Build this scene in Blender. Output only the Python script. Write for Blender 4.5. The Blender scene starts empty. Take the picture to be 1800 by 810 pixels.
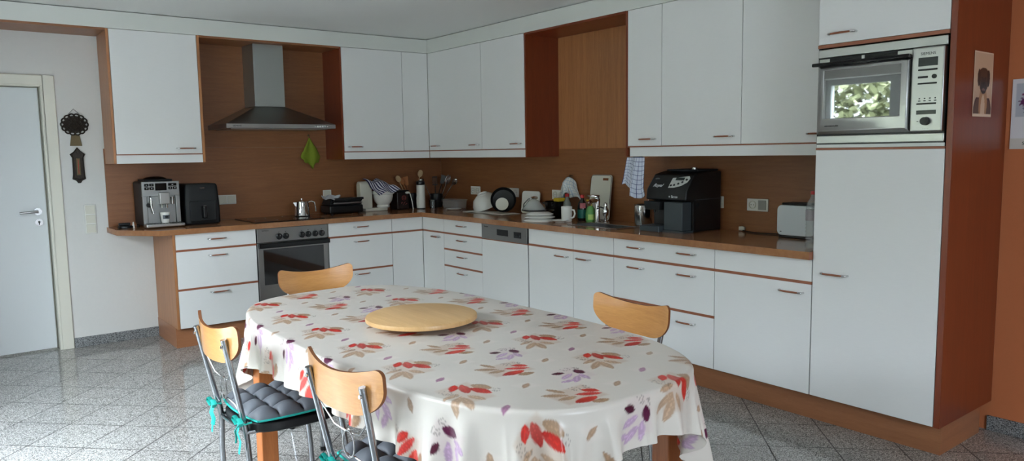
import bpy, math, random
import numpy as np
from mathutils import Vector, Matrix
random.seed(7)
C = bpy.context.scene.collection
PI = math.pi

# ---------------------------------------------------------------- helpers
def lin(c):
    return tuple(((v/255)/12.92 if v/255 <= .04045 else ((v/255+.055)/1.055)**2.4) for v in c)

class M:
    """collects shapes; o = offset added to every vertex"""
    def __init__(s, ox=0, oy=0, oz=0):
        s.v = []; s.f = []; s.o = (ox, oy, oz); s.mi = []; s.cm = 0
    def add(s, vs, fs):
        b = len(s.v)
        s.v += [(p[0]+s.o[0], p[1]+s.o[1], p[2]+s.o[2]) for p in vs]
        s.f += [[b+i for i in f] for f in fs]; s.mi += [s.cm]*len(fs)
        return s
    def m(s, i): s.cm = i; return s
    def box(s, x0, x1, y0, y1, z0, z1):
        x0, x1 = min(x0, x1), max(x0, x1); y0, y1 = min(y0, y1), max(y0, y1); z0, z1 = min(z0, z1), max(z0, z1)
        return s.add([(x0,y0,z0),(x1,y0,z0),(x1,y1,z0),(x0,y1,z0),(x0,y0,z1),(x1,y0,z1),(x1,y1,z1),(x0,y1,z1)],
                     [(3,2,1,0),(4,5,6,7),(0,1,5,4),(1,2,6,5),(2,3,7,6),(3,0,4,7)])
    def hexa(s, b, t):
        return s.add(list(b)+list(t), [(3,2,1,0),(4,5,6,7),(0,1,5,4),(1,2,6,5),(2,3,7,6),(3,0,4,7)])
    def prism(s, poly, ax, a0, a1):
        n = len(poly)
        area = sum(poly[i][0]*poly[(i+1)%n][1]-poly[(i+1)%n][0]*poly[i][1] for i in range(n))
        if area < 0: poly = poly[::-1]
        def P(p, a):
            return {'x': (a, p[0], p[1]), 'y': (p[1], a, p[0]), 'z': (p[0], p[1], a)}[ax]
        vs = [P(p, a0) for p in poly]+[P(p, a1) for p in poly]
        fs = [tuple(range(n-1, -1, -1)), tuple(range(n, 2*n))]+[(i, (i+1)%n, n+(i+1)%n, n+i) for i in range(n)]
        if a1 < a0: fs = [f[::-1] for f in fs]
        return s.add(vs, fs)
    def cyl(s, p0, p1, r0, r1=None, n=16):
        r1 = r0 if r1 is None else r1
        return s.tube([p0, p1], [r0, r1], n)
    def tube(s, path, r, n=10, cap=True, sq=1.0):
        P = [Vector(p) for p in path]; k = len(P)
        R = r if isinstance(r, (list, tuple)) else [r]*k
        T = []
        for i in range(k):
            a = P[max(i-1, 0)]; b = P[min(i+1, k-1)]
            T.append((b-a).normalized())
        up = Vector((0, 0, 1)) if abs(T[0].z) < .9 else Vector((1, 0, 0))
        nx = T[0].cross(up).normalized()
        vs = []
        for i in range(k):
            nx = (nx - T[i]*nx.dot(T[i])).normalized(); ny = T[i].cross(nx)
            for j in range(n):
                a = 2*PI*j/n
                vs.append(tuple(P[i]+nx*math.cos(a)*R[i]+ny*math.sin(a)*R[i]*sq))
        fs = [(i*n+j, i*n+(j+1)%n, (i+1)*n+(j+1)%n, (i+1)*n+j) for i in range(k-1) for j in range(n)]
        if cap: fs += [tuple(range(n-1, -1, -1)), tuple(range((k-1)*n, k*n))]
        return s.add(vs, fs)
    def lathe(s, prof, cx=0, cy=0, n=32, sx=1, sy=1, a0=0, a1=2*PI):
        full = abs(a1-a0-2*PI) < 1e-6
        m = n if full else n+1
        vs = [(cx+r*sx*math.cos(a0+(a1-a0)*j/n), cy+r*sy*math.sin(a0+(a1-a0)*j/n), z) for r, z in prof for j in range(m)]
        fs = []
        for i in range(len(prof)-1):
            for j in range(n):
                fs.append((i*m+j, i*m+(j+1)%m, (i+1)*m+(j+1)%m, (i+1)*m+j))
        return s.add(vs, fs)
    def ball(s, c, rx, ry=None, rz=None, n=16, k=10):
        ry = rx if ry is None else ry; rz = rx if rz is None else rz
        b = len(s.v)
        vs = [(c[0]+rx*math.sin(PI*i/k)*math.cos(2*PI*j/n), c[1]+ry*math.sin(PI*i/k)*math.sin(2*PI*j/n), c[2]-rz*math.cos(PI*i/k)) for i in range(k+1) for j in range(n)]
        fs = [(i*n+j, i*n+(j+1)%n, (i+1)*n+(j+1)%n, (i+1)*n+j) for i in range(k) for j in range(n)]
        return s.add(vs, fs)
    def surf(s, fn, nu, nv):
        vs = [tuple(fn(i/nu, j/nv)) for j in range(nv+1) for i in range(nu+1)]
        fs = [(j*(nu+1)+i, j*(nu+1)+i+1, (j+1)*(nu+1)+i+1, (j+1)*(nu+1)+i) for j in range(nv) for i in range(nu)]
        return s.add(vs, fs)
    def xf(s, mat, start=0):
        s.v = s.v[:start]+[tuple(mat @ Vector(p)) for p in s.v[start:]]
        return s

def obj(name, mb, mat, parent=None, bevel=0, seg=2, smooth=True, solid=0, sub=0, label=None, ang=40):
    me = bpy.data.meshes.new(name)
    me.from_pydata(mb.v, [], mb.f)
    mats = mat if isinstance(mat, (list, tuple)) else [mat]
    for m in mats: me.materials.append(m)
    if len(mats) > 1: me.polygons.foreach_set('material_index', mb.mi)
    me.validate()
    import bmesh
    bm = bmesh.new(); bm.from_mesh(me)
    bmesh.ops.remove_doubles(bm, verts=bm.verts, dist=1e-6)
    if solid == 0: bmesh.ops.recalc_face_normals(bm, faces=bm.faces)
    bm.to_mesh(me); bm.free()
    if smooth:
        me.shade_smooth(); me.set_sharp_from_angle(angle=math.radians(ang))
    me.update()
    o = bpy.data.objects.new(name, me); C.objects.link(o)
    if parent: o.parent = parent
    if solid:
        q = o.modifiers.new('Solid', 'SOLIDIFY'); q.thickness = solid; q.offset = 0
    if sub:
        q = o.modifiers.new('Sub', 'SUBSURF'); q.levels = sub; q.render_levels = sub
    if bevel:
        q = o.modifiers.new('Bevel', 'BEVEL'); q.width = bevel; q.segments = seg; q.limit_method = 'ANGLE'; q.angle_limit = math.radians(40); q.harden_normals = False
    if label: o['label'] = label
    return o

def tag(o, label, cat, group=None):
    o['label'] = label; o['category'] = cat
    if group: o['group'] = group
    return o
def thing(name, label, cat, loc=(0,0,0), rz=0, group=None):
    o = bpy.data.objects.new(name, None); C.objects.link(o); o.empty_display_size = .05
    o.location = loc; o.rotation_euler = (0, 0, rz)
    return tag(o, label, cat, group)
def struct(name, mb, mat, parent=None, **k):
    o = obj(name, mb, mat, parent, **k)
    if not parent: o['kind'] = 'structure'
    return o
def W(t):   # mesh builder in world coordinates for a child of unrotated thing t
    l = t.location; return M(-l[0], -l[1], -l[2])
def words(txt, size, mat, parent, loc, rot=(PI/2, 0, 0), name='lettering', ext=.0004, shear=0, bold=0, align='CENTER'):
    cu = bpy.data.curves.new(name, 'FONT'); cu.body = txt; cu.size = size; cu.extrude = ext; cu.shear = shear
    cu.offset = bold; cu.align_x = align; cu.align_y = 'CENTER'
    cu.materials.append(mat)
    tmp = bpy.data.objects.new(name, cu); C.objects.link(tmp); bpy.context.view_layer.update()
    me = bpy.data.meshes.new_from_object(tmp.evaluated_get(bpy.context.evaluated_depsgraph_get()))
    bpy.data.objects.remove(tmp); bpy.data.curves.remove(cu)
    o = bpy.data.objects.new(name, me); C.objects.link(o); o.parent = parent; o.location = loc; o.rotation_euler = rot
    return o
def copy_tree(o, parent=None):
    c = o.copy(); C.objects.link(c)
    if parent: c.parent = parent
    for ch in list(o.children): copy_tree(ch, c)
    return c

# ---------------------------------------------------------------- materials
def nodes(name):
    m = bpy.data.materials.new(name); m.use_nodes = True
    return m, m.node_tree.nodes, m.node_tree.links, m.node_tree.nodes['Principled BSDF']
def plain(name, rgb, rough=.5, metal=0, bump=0, bs=200, var=0, spec=.5, srgb=True, coat=0, trans=0, alpha=1, ior=1.45):
    m, N, L, b = nodes(name)
    c = lin(rgb) if srgb else rgb
    b.inputs['Base Color'].default_value = (*c, 1); b.inputs['Roughness'].default_value = rough
    b.inputs['Metallic'].default_value = metal; b.inputs['Specular IOR Level'].default_value = spec
    b.inputs['Coat Weight'].default_value = coat; b.inputs['Transmission Weight'].default_value = trans
    b.inputs['Alpha'].default_value = alpha; b.inputs['IOR'].default_value = ior
    tc = N.new('ShaderNodeTexCoord')
    n = N.new('ShaderNodeTexNoise'); n.inputs['Scale'].default_value = bs; n.inputs['Detail'].default_value = 2
    L.new(tc.outputs['Object'], n.inputs['Vector'])
    if var:
        r = N.new('ShaderNodeMix'); r.data_type = 'RGBA'
        r.inputs[6].default_value = (*[x*(1-var) for x in c], 1); r.inputs[7].default_value = (*[min(1, x*(1+var)) for x in c], 1)
        L.new(n.outputs['Fac'], r.inputs[0]); L.new(r.outputs[2], b.inputs['Base Color'])
    if bump:
        k = N.new('ShaderNodeBump'); k.inputs['Strength'].default_value = bump; k.inputs['Distance'].default_value = .002
        L.new(n.outputs['Fac'], k.inputs['Height']); L.new(k.outputs[0], b.inputs['Normal'])
    return m
def woodmat(name, a, b_, scale=(1, 1, 1), rough=.4, fine=60, amount=.6, spec=.5, coat=0):
    """two-tone grain stretched along the axis whose scale is small"""
    m, N, L, b = nodes(name)
    tc = N.new('ShaderNodeTexCoord'); mp = N.new('ShaderNodeMapping'); mp.inputs['Scale'].default_value = scale
    L.new(tc.outputs['Object'], mp.inputs['Vector'])
    n = N.new('ShaderNodeTexNoise'); n.inputs['Scale'].default_value = fine; n.inputs['Detail'].default_value = 6; n.inputs['Roughness'].default_value = .65
    n2 = N.new('ShaderNodeTexNoise'); n2.inputs['Scale'].default_value = fine*.12; n2.inputs['Detail'].default_value = 3; n2.inputs['Distortion'].default_value = .4
    L.new(mp.outputs[0], n.inputs['Vector']); L.new(mp.outputs[0], n2.inputs['Vector'])
    ad = N.new('ShaderNodeMath'); ad.operation = 'MULTIPLY_ADD'; ad.inputs[1].default_value = .5
    L.new(n.outputs['Fac'], ad.inputs[0])
    h = N.new('ShaderNodeMath'); h.operation = 'MULTIPLY'; h.inputs[1].default_value = .5; L.new(n2.outputs['Fac'], h.inputs[0]); L.new(h.outputs[0], ad.inputs[2])
    cr = N.new('ShaderNodeValToRGB'); cr.color_ramp.elements[0].position = .5-.25*amount; cr.color_ramp.elements[1].position = .5+.25*amount
    cr.color_ramp.elements[0].color = (*lin(a), 1); cr.color_ramp.elements[1].color = (*lin(b_), 1)
    L.new(ad.outputs[0], cr.inputs[0]); L.new(cr.outputs[0], b.inputs['Base Color'])
    b.inputs['Roughness'].default_value = rough; b.inputs['Specular IOR Level'].default_value = spec; b.inputs['Coat Weight'].default_value = coat
    b.inputs['Coat Roughness'].default_value = .15
    return m
def vcol(name, rough=.5, spec=.5, bump=0, sheen=0, trans=0):
    m, N, L, b = nodes(name)
    a = N.new('ShaderNodeVertexColor'); a.layer_name = 'Col'
    L.new(a.outputs[0], b.inputs['Base Color']); b.inputs['Roughness'].default_value = rough; b.inputs['Specular IOR Level'].default_value = spec
    if bump:
        tc = N.new('ShaderNodeTexCoord'); n = N.new('ShaderNodeTexNoise'); n.inputs['Scale'].default_value = 9; n.inputs['Detail'].default_value = 3
        k = N.new('ShaderNodeBump'); k.inputs['Strength'].default_value = bump; k.inputs['Distance'].default_value = .02
        L.new(tc.outputs['Object'], n.inputs['Vector']); L.new(n.outputs['Fac'], k.inputs['Height']); L.new(k.outputs[0], b.inputs['Normal'])
    return m
def glass(name, tint=(1, 1, 1), gl=.12, rough=.02):
    m, N, L, b = nodes(name); out = N['Material Output']; N.remove(b)
    t = N.new('ShaderNodeBsdfTransparent'); t.inputs[0].default_value = (*tint, 1)
    g = N.new('ShaderNodeBsdfGlossy'); g.inputs['Roughness'].default_value = rough
    lw = N.new('ShaderNodeLayerWeight'); lw.inputs[0].default_value = gl
    mx = N.new('ShaderNodeMixShader'); L.new(lw.outputs['Fresnel'], mx.inputs[0]); L.new(t.outputs[0], mx.inputs[1]); L.new(g.outputs[0], mx.inputs[2])
    L.new(mx.outputs[0], out.inputs[0]); return m
def brushed(name, rgb, rough=.3, scale=(1, 1, 200), metal=1.0, bump=.05):
    m, N, L, b = nodes(name)
    b.inputs['Base Color'].default_value = (*lin(rgb), 1); b.inputs['Metallic'].default_value = metal
    tc = N.new('ShaderNodeTexCoord'); mp = N.new('ShaderNodeMapping'); mp.inputs['Scale'].default_value = scale
    n = N.new('ShaderNodeTexNoise'); n.inputs['Scale'].default_value = 4; n.inputs['Detail'].default_value = 3
    L.new(tc.outputs['Object'], mp.inputs[0]); L.new(mp.outputs[0], n.inputs['Vector'])
    r = N.new('ShaderNodeMapRange'); r.inputs[3].default_value = rough*.8; r.inputs[4].default_value = rough*1.25
    L.new(n.outputs['Fac'], r.inputs[0]); L.new(r.outputs[0], b.inputs['Roughness'])
    k = N.new('ShaderNodeBump'); k.inputs['Strength'].default_value = bump; k.inputs['Distance'].default_value = .001
    L.new(n.outputs['Fac'], k.inputs['Height']); L.new(k.outputs[0], b.inputs['Normal'])
    return m
def frontmat():
    # white laminate with a fine horizontal woven texture
    m, N, L, b = nodes('white_laminate')
    b.inputs['Base Color'].default_value = (*lin(WHITE), 1); b.inputs['Roughness'].default_value = .5
    tc = N.new('ShaderNodeTexCoord'); mp = N.new('ShaderNodeMapping'); mp.inputs['Scale'].default_value = (6, 6, 220)
    n = N.new('ShaderNodeTexNoise'); n.inputs['Scale'].default_value = 3; n.inputs['Detail'].default_value = 4
    L.new(tc.outputs['Object'], mp.inputs[0]); L.new(mp.outputs[0], n.inputs['Vector'])
    k = N.new('ShaderNodeBump'); k.inputs['Strength'].default_value = .12; k.inputs['Distance'].default_value = .001
    L.new(n.outputs['Fac'], k.inputs['Height']); L.new(k.outputs[0], b.inputs['Normal'])
    x = N.new('ShaderNodeMix'); x.data_type = 'RGBA'; c = lin(WHITE)
    x.inputs[6].default_value = (*[v*.96 for v in c], 1); x.inputs[7].default_value = (*[min(1, v*1.04) for v in c], 1)
    L.new(n.outputs['Fac'], x.inputs[0]); L.new(x.outputs[2], b.inputs['Base Color'])
    return m
def floormat():
    m, N, L, b = nodes('granite_tiles')
    g = N.new('ShaderNodeNewGeometry'); sp = N.new('ShaderNodeSeparateXYZ'); L.new(g.outputs['Position'], sp.inputs[0])
    def ma(op, a, c, d=None):
        n = N.new('ShaderNodeMath'); n.operation = op
        for i, q in enumerate((a, c, d)):
            if q is None: continue
            if isinstance(q, (int, float)): n.inputs[i].default_value = q
            else: L.new(q, n.inputs[i])
        return n.outputs[0]
    s = math.sqrt(.5); P = .3045
    u = ma('MULTIPLY', ma('ADD', sp.outputs[0], sp.outputs[1]), s/P); v = ma('MULTIPLY', ma('SUBTRACT', sp.outputs[0], sp.outputs[1]), s/P)
    u = ma('ADD', u, 3.56/P+40); v = ma('ADD', v, -2.112/P+40)
    def line(q, wd=.0030):
        f = ma('FRACT', q, 0); d = ma('ABSOLUTE', ma('SUBTRACT', f, .5), 0)   # .5 at the joint
        return ma('GREATER_THAN', d, .5-wd/P)
    gr = ma('MAXIMUM', line(u), line(v))
    cb = N.new('ShaderNodeCombineXYZ'); L.new(ma('FLOOR', u, 0), cb.inputs[0]); L.new(ma('FLOOR', v, 0), cb.inputs[1])
    wn = N.new('ShaderNodeTexWhiteNoise'); wn.noise_dimensions = '2D'; L.new(cb.outputs[0], wn.inputs['Vector'])
    vo = N.new('ShaderNodeTexVoronoi'); vo.inputs['Scale'].default_value = 260; L.new(g.outputs['Position'], vo.inputs['Vector'])
    no = N.new('ShaderNodeTexNoise'); no.inputs['Scale'].default_value = 130; no.inputs['Detail'].default_value = 4; L.new(g.outputs['Position'], no.inputs['Vector'])
    sx = N.new('ShaderNodeSeparateColor'); L.new(vo.outputs['Color'], sx.inputs[0])
    t = ma('ADD', ma('MULTIPLY', sx.outputs[0], .55), ma('MULTIPLY', no.outputs['Fac'], .45))
    cr = N.new('ShaderNodeValToRGB'); e = cr.color_ramp.elements
    e[0].position = .18; e[0].color = (*lin((62, 62, 60)), 1); e[1].position = .8; e[1].color = (*lin((205, 203, 198)), 1)
    q = cr.color_ramp.elements.new(.48); q.color = (*lin((146, 145, 141)), 1)
    L.new(t, cr.inputs[0])
    tv = ma('MULTIPLY_ADD', wn.outputs['Value'], .12, .94)
    mm = N.new('ShaderNodeVectorMath'); mm.operation = 'SCALE'; L.new(cr.outputs[0], mm.inputs[0]); L.new(tv, mm.inputs['Scale'])
    x = N.new('ShaderNodeMix'); x.data_type = 'RGBA'; L.new(gr, x.inputs[0]); L.new(mm.outputs[0], x.inputs[6]); x.inputs[7].default_value = (*lin((44, 43, 41)), 1)
    L.new(x.outputs[2], b.inputs['Base Color'])
    rr = ma('MULTIPLY_ADD', gr, .5, .085); L.new(rr, b.inputs['Roughness'])
    b.inputs['Specular IOR Level'].default_value = .5
    k = N.new('ShaderNodeBump'); k.inputs['Strength'].default_value = .4; k.inputs['Distance'].default_value = .001; k.invert = True
    L.new(gr, k.inputs['Height']); L.new(k.outputs[0], b.inputs['Normal'])
    return m
WHITE = (228, 228, 226)
mt = {}
mt['front'] = frontmat()
mt['beech'] = woodmat('beech_laminate', (152, 104, 68), (172, 120, 80), (1, 1, 14), .32, 30)          # grain horizontal
mt['beech_v'] = woodmat('beech_laminate_upright', (160, 106, 66), (186, 128, 82), (14, 14, .7), .34, 26)   # grain upright
mt['plinth'] = woodmat('beech_plinth', (150, 98, 66), (166, 112, 76), (1, 1, 10), .34, 24)
mt['splash'] = woodmat('beech_shaded', (130, 83, 50), (148, 97, 60), (1, 1, 14), .36, 30)  # darker copy of the beech, shade of the back panels put into the colour
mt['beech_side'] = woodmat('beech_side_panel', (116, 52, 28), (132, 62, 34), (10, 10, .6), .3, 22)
mt['rail'] = plain('beech_edge_strip', (150, 92, 66), .35, var=.1, bs=40)
mt['worktop'] = woodmat('beech_worktop', (142, 96, 64), (172, 122, 84), (1, 1, 1), .14, 40, .8)
mt['wall'] = plain('white_plaster', (216, 216, 212), .85, bump=.25, bs=40, var=.02)
mt['ceil'] = plain('ceiling_paint', (230, 231, 228), .85, bump=.08, bs=30)
mt['orange'] = plain('orange_plaster', (200, 120, 76), .8, bump=.25, bs=60, var=.03)
mt['fascia'] = plain('cream_board', (216, 218, 212), .5)
mt['granite'] = None
mt['floor'] = floormat()
mt['dark'] = plain('recess_shade', (30, 30, 30), .8)  # near-black carcass colour paints in the shade of gaps between fronts
mt['black'] = plain('black_plastic', (18, 19, 20), .32)
mt['blackm'] = plain('matt_black_plastic', (22, 25, 27), .55)
mt['blackg'] = plain('gloss_black', (10, 11, 12), .08)
mt['slate'] = plain('slate_plastic', (62, 70, 74), .4)
mt['steel'] = brushed('brushed_steel', (176, 176, 172), .3)
mt['steelv'] = brushed('pale_steel', (178, 179, 177), .30, (1, 1, 60), bump=.01)
mt['steelc'] = plain('chimney_steel', (168, 172, 168), .42, .85)
mt['steelm'] = brushed('machine_steel', (150, 152, 150), .35, (1, 1, 40), bump=.01)
mt['steeld'] = brushed('hood_steel', (150, 150, 148), .33)
mt['chrome'] = plain('chrome', (214, 214, 214), .08, 1)
mt['chromer'] = plain('satin_chrome', (176, 176, 176), .25, 1)
mt['tube'] = plain('chair_tube', (160, 163, 167), .26, 1)
mt['white'] = plain('white_plastic', (225, 225, 218), .35)
mt['cream'] = plain('cream_plastic', (214, 212, 198), .4)
mt['paper'] = plain('paper', (218, 214, 206), .8)
mt['porc'] = plain('white_porcelain', (226, 226, 220), .15, coat=.3)
mt['door'] = plain('door_lacquer', (212, 216, 216), .45)
mt['dframe'] = plain('door_frame_lacquer', (222, 220, 206), .45)
mt['glass'] = glass('clear_glass')
mt['pane'] = glass('window_glass', (.98, .99, .98), .05)
mt['darkglass'] = plain('dark_glass', (10, 9, 9), .04, 0, spec=.9, coat=.5)
mt['mirror'] = plain('mirrored_glass', (150, 152, 150), .02, .95)
mt['display'] = plain('display', (52, 58, 56), .15)
mt['ink'] = plain('dark_print', (40, 42, 44), .5)
mt['silverprint'] = plain('silver_print', (200, 202, 204), .3)
mt['chairwood'] = woodmat('chair_plywood', (200, 138, 76), (224, 164, 98), (1, 1, 9), .28, 22, .7, coat=1.0)
mt['plyedge'] = plain('plywood_edge', (122, 72, 38), .45)
mt['board'] = woodmat('pale_wood', (204, 160, 106), (226, 186, 132), (12, 1, 1), .35, 18, .8)
mt['pine'] = woodmat('table_pine', (156, 88, 40), (190, 116, 60), (10, 10, .8), .4, 24, .8)
mt['cushion'] = plain('grey_cushion_fabric', (96, 100, 106), .5, bump=.1, bs=300)
mt['teal'] = plain('teal_trim', (28, 170, 158), .55)
mt['seat'] = plain('black_seat', (22, 23, 26), .4)
mt['foam'] = plain('green_cloth', (128, 146, 40), .85, bump=.5, bs=500, var=.12)
mt['red'] = plain('red_plastic', (176, 30, 30), .35)
mt['yellow'] = plain('yellow_plastic', (196, 170, 40), .4)
mt['woodspoon'] = plain('light_wood', (190, 160, 122), .6, var=.1, bs=80)
mt['woodor'] = plain('orange_wood', (178, 112, 62), .6, var=.1, bs=80)
mt['castiron'] = plain('cast_iron', (44, 38, 30), .45, .4, bump=.8, bs=120, var=.4)
mt['brass'] = plain('aged_brass', (96, 82, 54), .4, .5, bump=.4, bs=200, var=.3)
def granite():
    m, N, L, b = nodes('granite_skirting')
    g = N.new('ShaderNodeNewGeometry'); vo = N.new('ShaderNodeTexVoronoi'); vo.inputs['Scale'].default_value = 260; L.new(g.outputs['Position'], vo.inputs['Vector'])
    sx = N.new('ShaderNodeSeparateColor'); L.new(vo.outputs['Color'], sx.inputs[0]); cr = N.new('ShaderNodeValToRGB')
    cr.color_ramp.elements[0].color = (*lin((50, 52, 54)), 1); cr.color_ramp.elements[1].color = (*lin((165, 168, 168)), 1)
    L.new(sx.outputs[0], cr.inputs[0]); L.new(cr.outputs[0], b.inputs['Base Color']); b.inputs['Roughness'].default_value = .25
    return m
mt['granite'] = granite()
# ================================================================= SETTING
H = 2.48
XL, YF = -4.8, -8.8
def wall_with_holes(name, mat, axis, pos, thick, a0, a1, z0, z1, holes):
    mb = M(); cuts = sorted(holes)
    def bx(u0, u1, w0, w1):
        if u1-u0 < 1e-4 or w1-w0 < 1e-4: return
        if axis == 'y': mb.box(u0, u1, pos, pos+thick, w0, w1)
        else: mb.box(pos, pos+thick, u0, u1, w0, w1)
    cur = a0
    for h0, h1, b0, b1 in cuts:
        bx(cur, h0, z0, z1); bx(h0, h1, z0, b0); bx(h0, h1, b1, z1); cur = h1
    bx(cur, a1, z0, z1)
    return struct(name, mb, mat)
struct('floor', M().box(XL-.3, .3, YF-.3, .5, -.1, 0), mt['floor'])
struct('ceiling', M().box(XL-.3, .3, YF-.3, .3, H, H+.15), mt['ceil'])
wall_with_holes('wall_back', mt['wall'], 'y', 0, .2, XL, .2, 0, H, [(-4.27, -3.405, 0, 1.965)])
wall_with_holes('wall_right', mt['orange'], 'x', 0, .2, YF, 0, 0, H, [])
WIN_L = [(-4.3, -2.05, .05, 2.15)]
wall_with_holes('wall_left', mt['wall'], 'x', XL-.25, .25, YF, 0, 0, H, WIN_L)
WIN_F = [(-3.9, -2.4, 1.0, 2.15)]
wall_with_holes('wall_front', mt['wall'], 'y', YF-.25, .25, XL, .2, 0, H, WIN_F)
def window(name, axis, pos, a0, a1, z0, z1, nv, sgn):
    fr = M(); gl = M(); t = .06
    def bx(mb, u0, u1, w0, w1, d0, d1):
        if axis == 'x': mb.box(pos+d0*sgn, pos+d1*sgn, u0, u1, w0, w1)
        else: mb.box(u0, u1, pos+d0*sgn, pos+d1*sgn, w0, w1)
    bx(fr, a0, a1, z0, z0+t, 0, .07); bx(fr, a0, a1, z1-t, z1, 0, .07)
    for i in range(nv+1):
        c = a0+(a1-a0)*i/nv; l = max(a0, c-t); r = min(a1, c+t)
        bx(fr, l, r, z0+t, z1-t, 0, .07)
    bx(gl, a0+t, a1-t, z0+t, z1-t, .03, .036)
    o = struct(name, fr, mt['door'], bevel=.004)
    obj('pane', gl, mt['pane'], o)
    return o
window('window_1', 'x', XL-.12, -4.3, -2.05, .05, 2.15, 3, -1)
window('window_2', 'y', YF-.12, -3.9, -2.4, 1.0, 2.15, 2, -1)
# skirting
struct('baseboard_back', M().box(-3.328, -2.735, -.012, 0, 0, .075), mt['granite'], bevel=.002)
struct('baseboard_right', M().box(-.012, 0, YF, -5.02, 0, .075), mt['granite'], bevel=.002)
# door and its frame
dr = struct('door_1', M().box(-4.25, -3.437, .05, .09, .012, 1.945), mt['door'], bevel=.003)
hd = M(); hd.cyl((-3.493, .05, 1.045), (-3.493, .005, 1.045), .011, n=16); hd.tube([(-3.493, .008, 1.045), (-3.53, .004, 1.045), (-3.61, .006, 1.04)], [.010, .010, .008], 12)
obj('door_handle', hd, mt['chromer'], dr)
obj('rosette', M().cyl((-3.493, .051, 1.045), (-3.493, .04, 1.045), .026, n=24), mt['chromer'], dr)
kr = M(); kr.cyl((-3.49, .051, .965), (-3.49, .042, .965), .026, n=24); k0 = obj('keyhole_rosette', kr, mt['chromer'], dr)
obj('keyhole', M().cyl((-3.49, .0425, .968), (-3.49, .0405, .968), .008, n=12).box(-3.493, -3.487, .0405, .0425, .948, .965), mt['ink'], k0)
fr = M()
fr.box(-3.41, -3.334, -.018, 0, 0, 2.03); fr.box(-4.34, -3.41, -.018, 0, 1.96, 2.03); fr.box(-4.34, -4.265, -.018, 0, 0, 1.96)
fr.box(-3.425, -3.407, -.010, .19, 0, 1.965); fr.box(-4.27, -3.425, -.010, .19, 1.95, 1.963); fr.box(-4.268, -4.25, -.01, .19, 0, 1.95)
fr.box(-3.445, -3.425, .09, .13, 0, 1.95); fr.box(-4.25, -3.44, .09, .13, 1.93, 1.95)
struct('trim_1', fr, mt['dframe'], bevel=.004)
struct('wall_hallway', M().box(-4.6, -3.1, .3, .32, 0, 2.2), mt['wall'])

# ================================================================= KITCHEN UNITS
ZB, ZD, ZR, ZT = .15, .153, .7369, .859      # carcass bottom, door bottom, rail, under worktop
def handle(mb_parent, x, z, y=0, L=.135, name='handle', par=None):
    """bar handle with a beech grip between chrome ends; local front plane y, projecting to -y"""
    g = M(); g.tube([(x-L*.36, y-.024, z), (x-L*.2, y-.027, z), (x+L*.2, y-.027, z), (x+L*.36, y-.024, z)], [.0055, .0065, .0065, .0055], 10, sq=.8)
    o = obj(name, g, mt['rail'], par)
    for s in (-1, 1):
        c = M(); c.tube([(x+s*L*.36, y-.024, z), (x+s*L*.45, y-.021, z), (x+s*L*.5, y-.012, z), (x+s*L*.5, y+.001, z)], [.006, .006, .0055, .006], 10)
        obj('chrome_end', c, mt['chrome'], o)
    return o
def unit(name, label, cat, loc, rz, w, depth, z0, z1, rows, rails, group=None, side=None, cmat=None, base=None):
    """loc = front-left floor corner of the front plane; local +x to the right, -y to the room"""
    t = thing(name, label, cat, (loc[0], loc[1], z0), rz, group)
    cb = M(0, 0, -z0); cb.box(.001, w-.001, .019, depth, z0, z1)
    obj('carcass', cb, cmat or mt['dark'], t)
    for r in rows:
        fb = M(0, 0, -z0); fb.box(r['x0']+.002, r['x1']-.002, 0, .018, r['z0'], r['z1'])
        f = obj(r['kind'], fb, r.get('mat', mt['front']), t, bevel=.0012, seg=1)
        for hx in r.get('h', []): handle(None, hx, r['hz']-z0, 0, par=f)
    for (x0, x1, za, zb) in rails:
        obj('edge_strip', M(0, 0, -z0).box(x0, x1, -.0012, .018, za, zb), mt['rail'], t)
    if side:
        for (x0, x1, y0, y1, za, zb) in side:
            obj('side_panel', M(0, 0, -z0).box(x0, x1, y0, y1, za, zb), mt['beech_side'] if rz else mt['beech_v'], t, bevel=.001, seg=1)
    return t
def R(kind, x0, x1, z0, z1, h=(), hz=0, **k): return dict(kind=kind, x0=x0, x1=x1, z0=z0, z1=z1, h=list(h), hz=hz, **k)
rl = .0075
A, B_ = 0, -PI/2
zr = ZR
# --- run under the hood wall (front plane y=-.6)
t = unit('drawer_cabinet', 'white three-drawer base cabinet at free end of the worktop, left of the oven', 'cabinet', (-2.7157, -.6), A, .5957, .58, ZB, ZT,
     [R('drawer', 0, .5957, zr+rl, ZT-.002, [.298], .810), R('drawer', 0, .5957, .443+rl, zr-rl, [.298], .686), R('drawer', 0, .5957, ZD, .443-rl, [.298], .405)],
     [(0, .5957, zr-rl, zr+rl), (0, .5957, .443-rl, .443+rl)])
obj('side_panel', M(0, 0, -ZB).box(-.019, 0, -.0, .598, ZB, ZT), mt['beech_v'], t, bevel=.001, seg=1)
t = unit('drawer_cabinet', 'white three-drawer base cabinet right of the oven', 'cabinet', (-1.516, -.6), A, .598, .58, ZB, ZT,
     [R('drawer', 0, .598, zr+rl, ZT-.002, [.299], .812), R('drawer', 0, .598, .443+rl, zr-rl, [.299], .686), R('drawer', 0, .598, ZD, .443-rl, [.299], .405)],
     [(0, .598, zr-rl, zr+rl), (0, .598, .443-rl, .443+rl)])
t = unit('corner_cabinet', 'white corner base cabinet with a narrow handled door on the sink side', 'cabinet', (-.9176, -.6), A, .3176, .58, ZB, ZT,
     [R('front_panel', 0, .3166, zr+rl, ZT-.002), R('front_panel', 0, .3166, ZD, zr-rl)], [(0, .3176, zr-rl, zr+rl)])
o_ = M(0, 0, -ZB)   # second leg of the corner unit, along the sink wall (unrotated frame: front plane x=-.6)
X0, Y0 = -.9176, -.6
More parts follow.
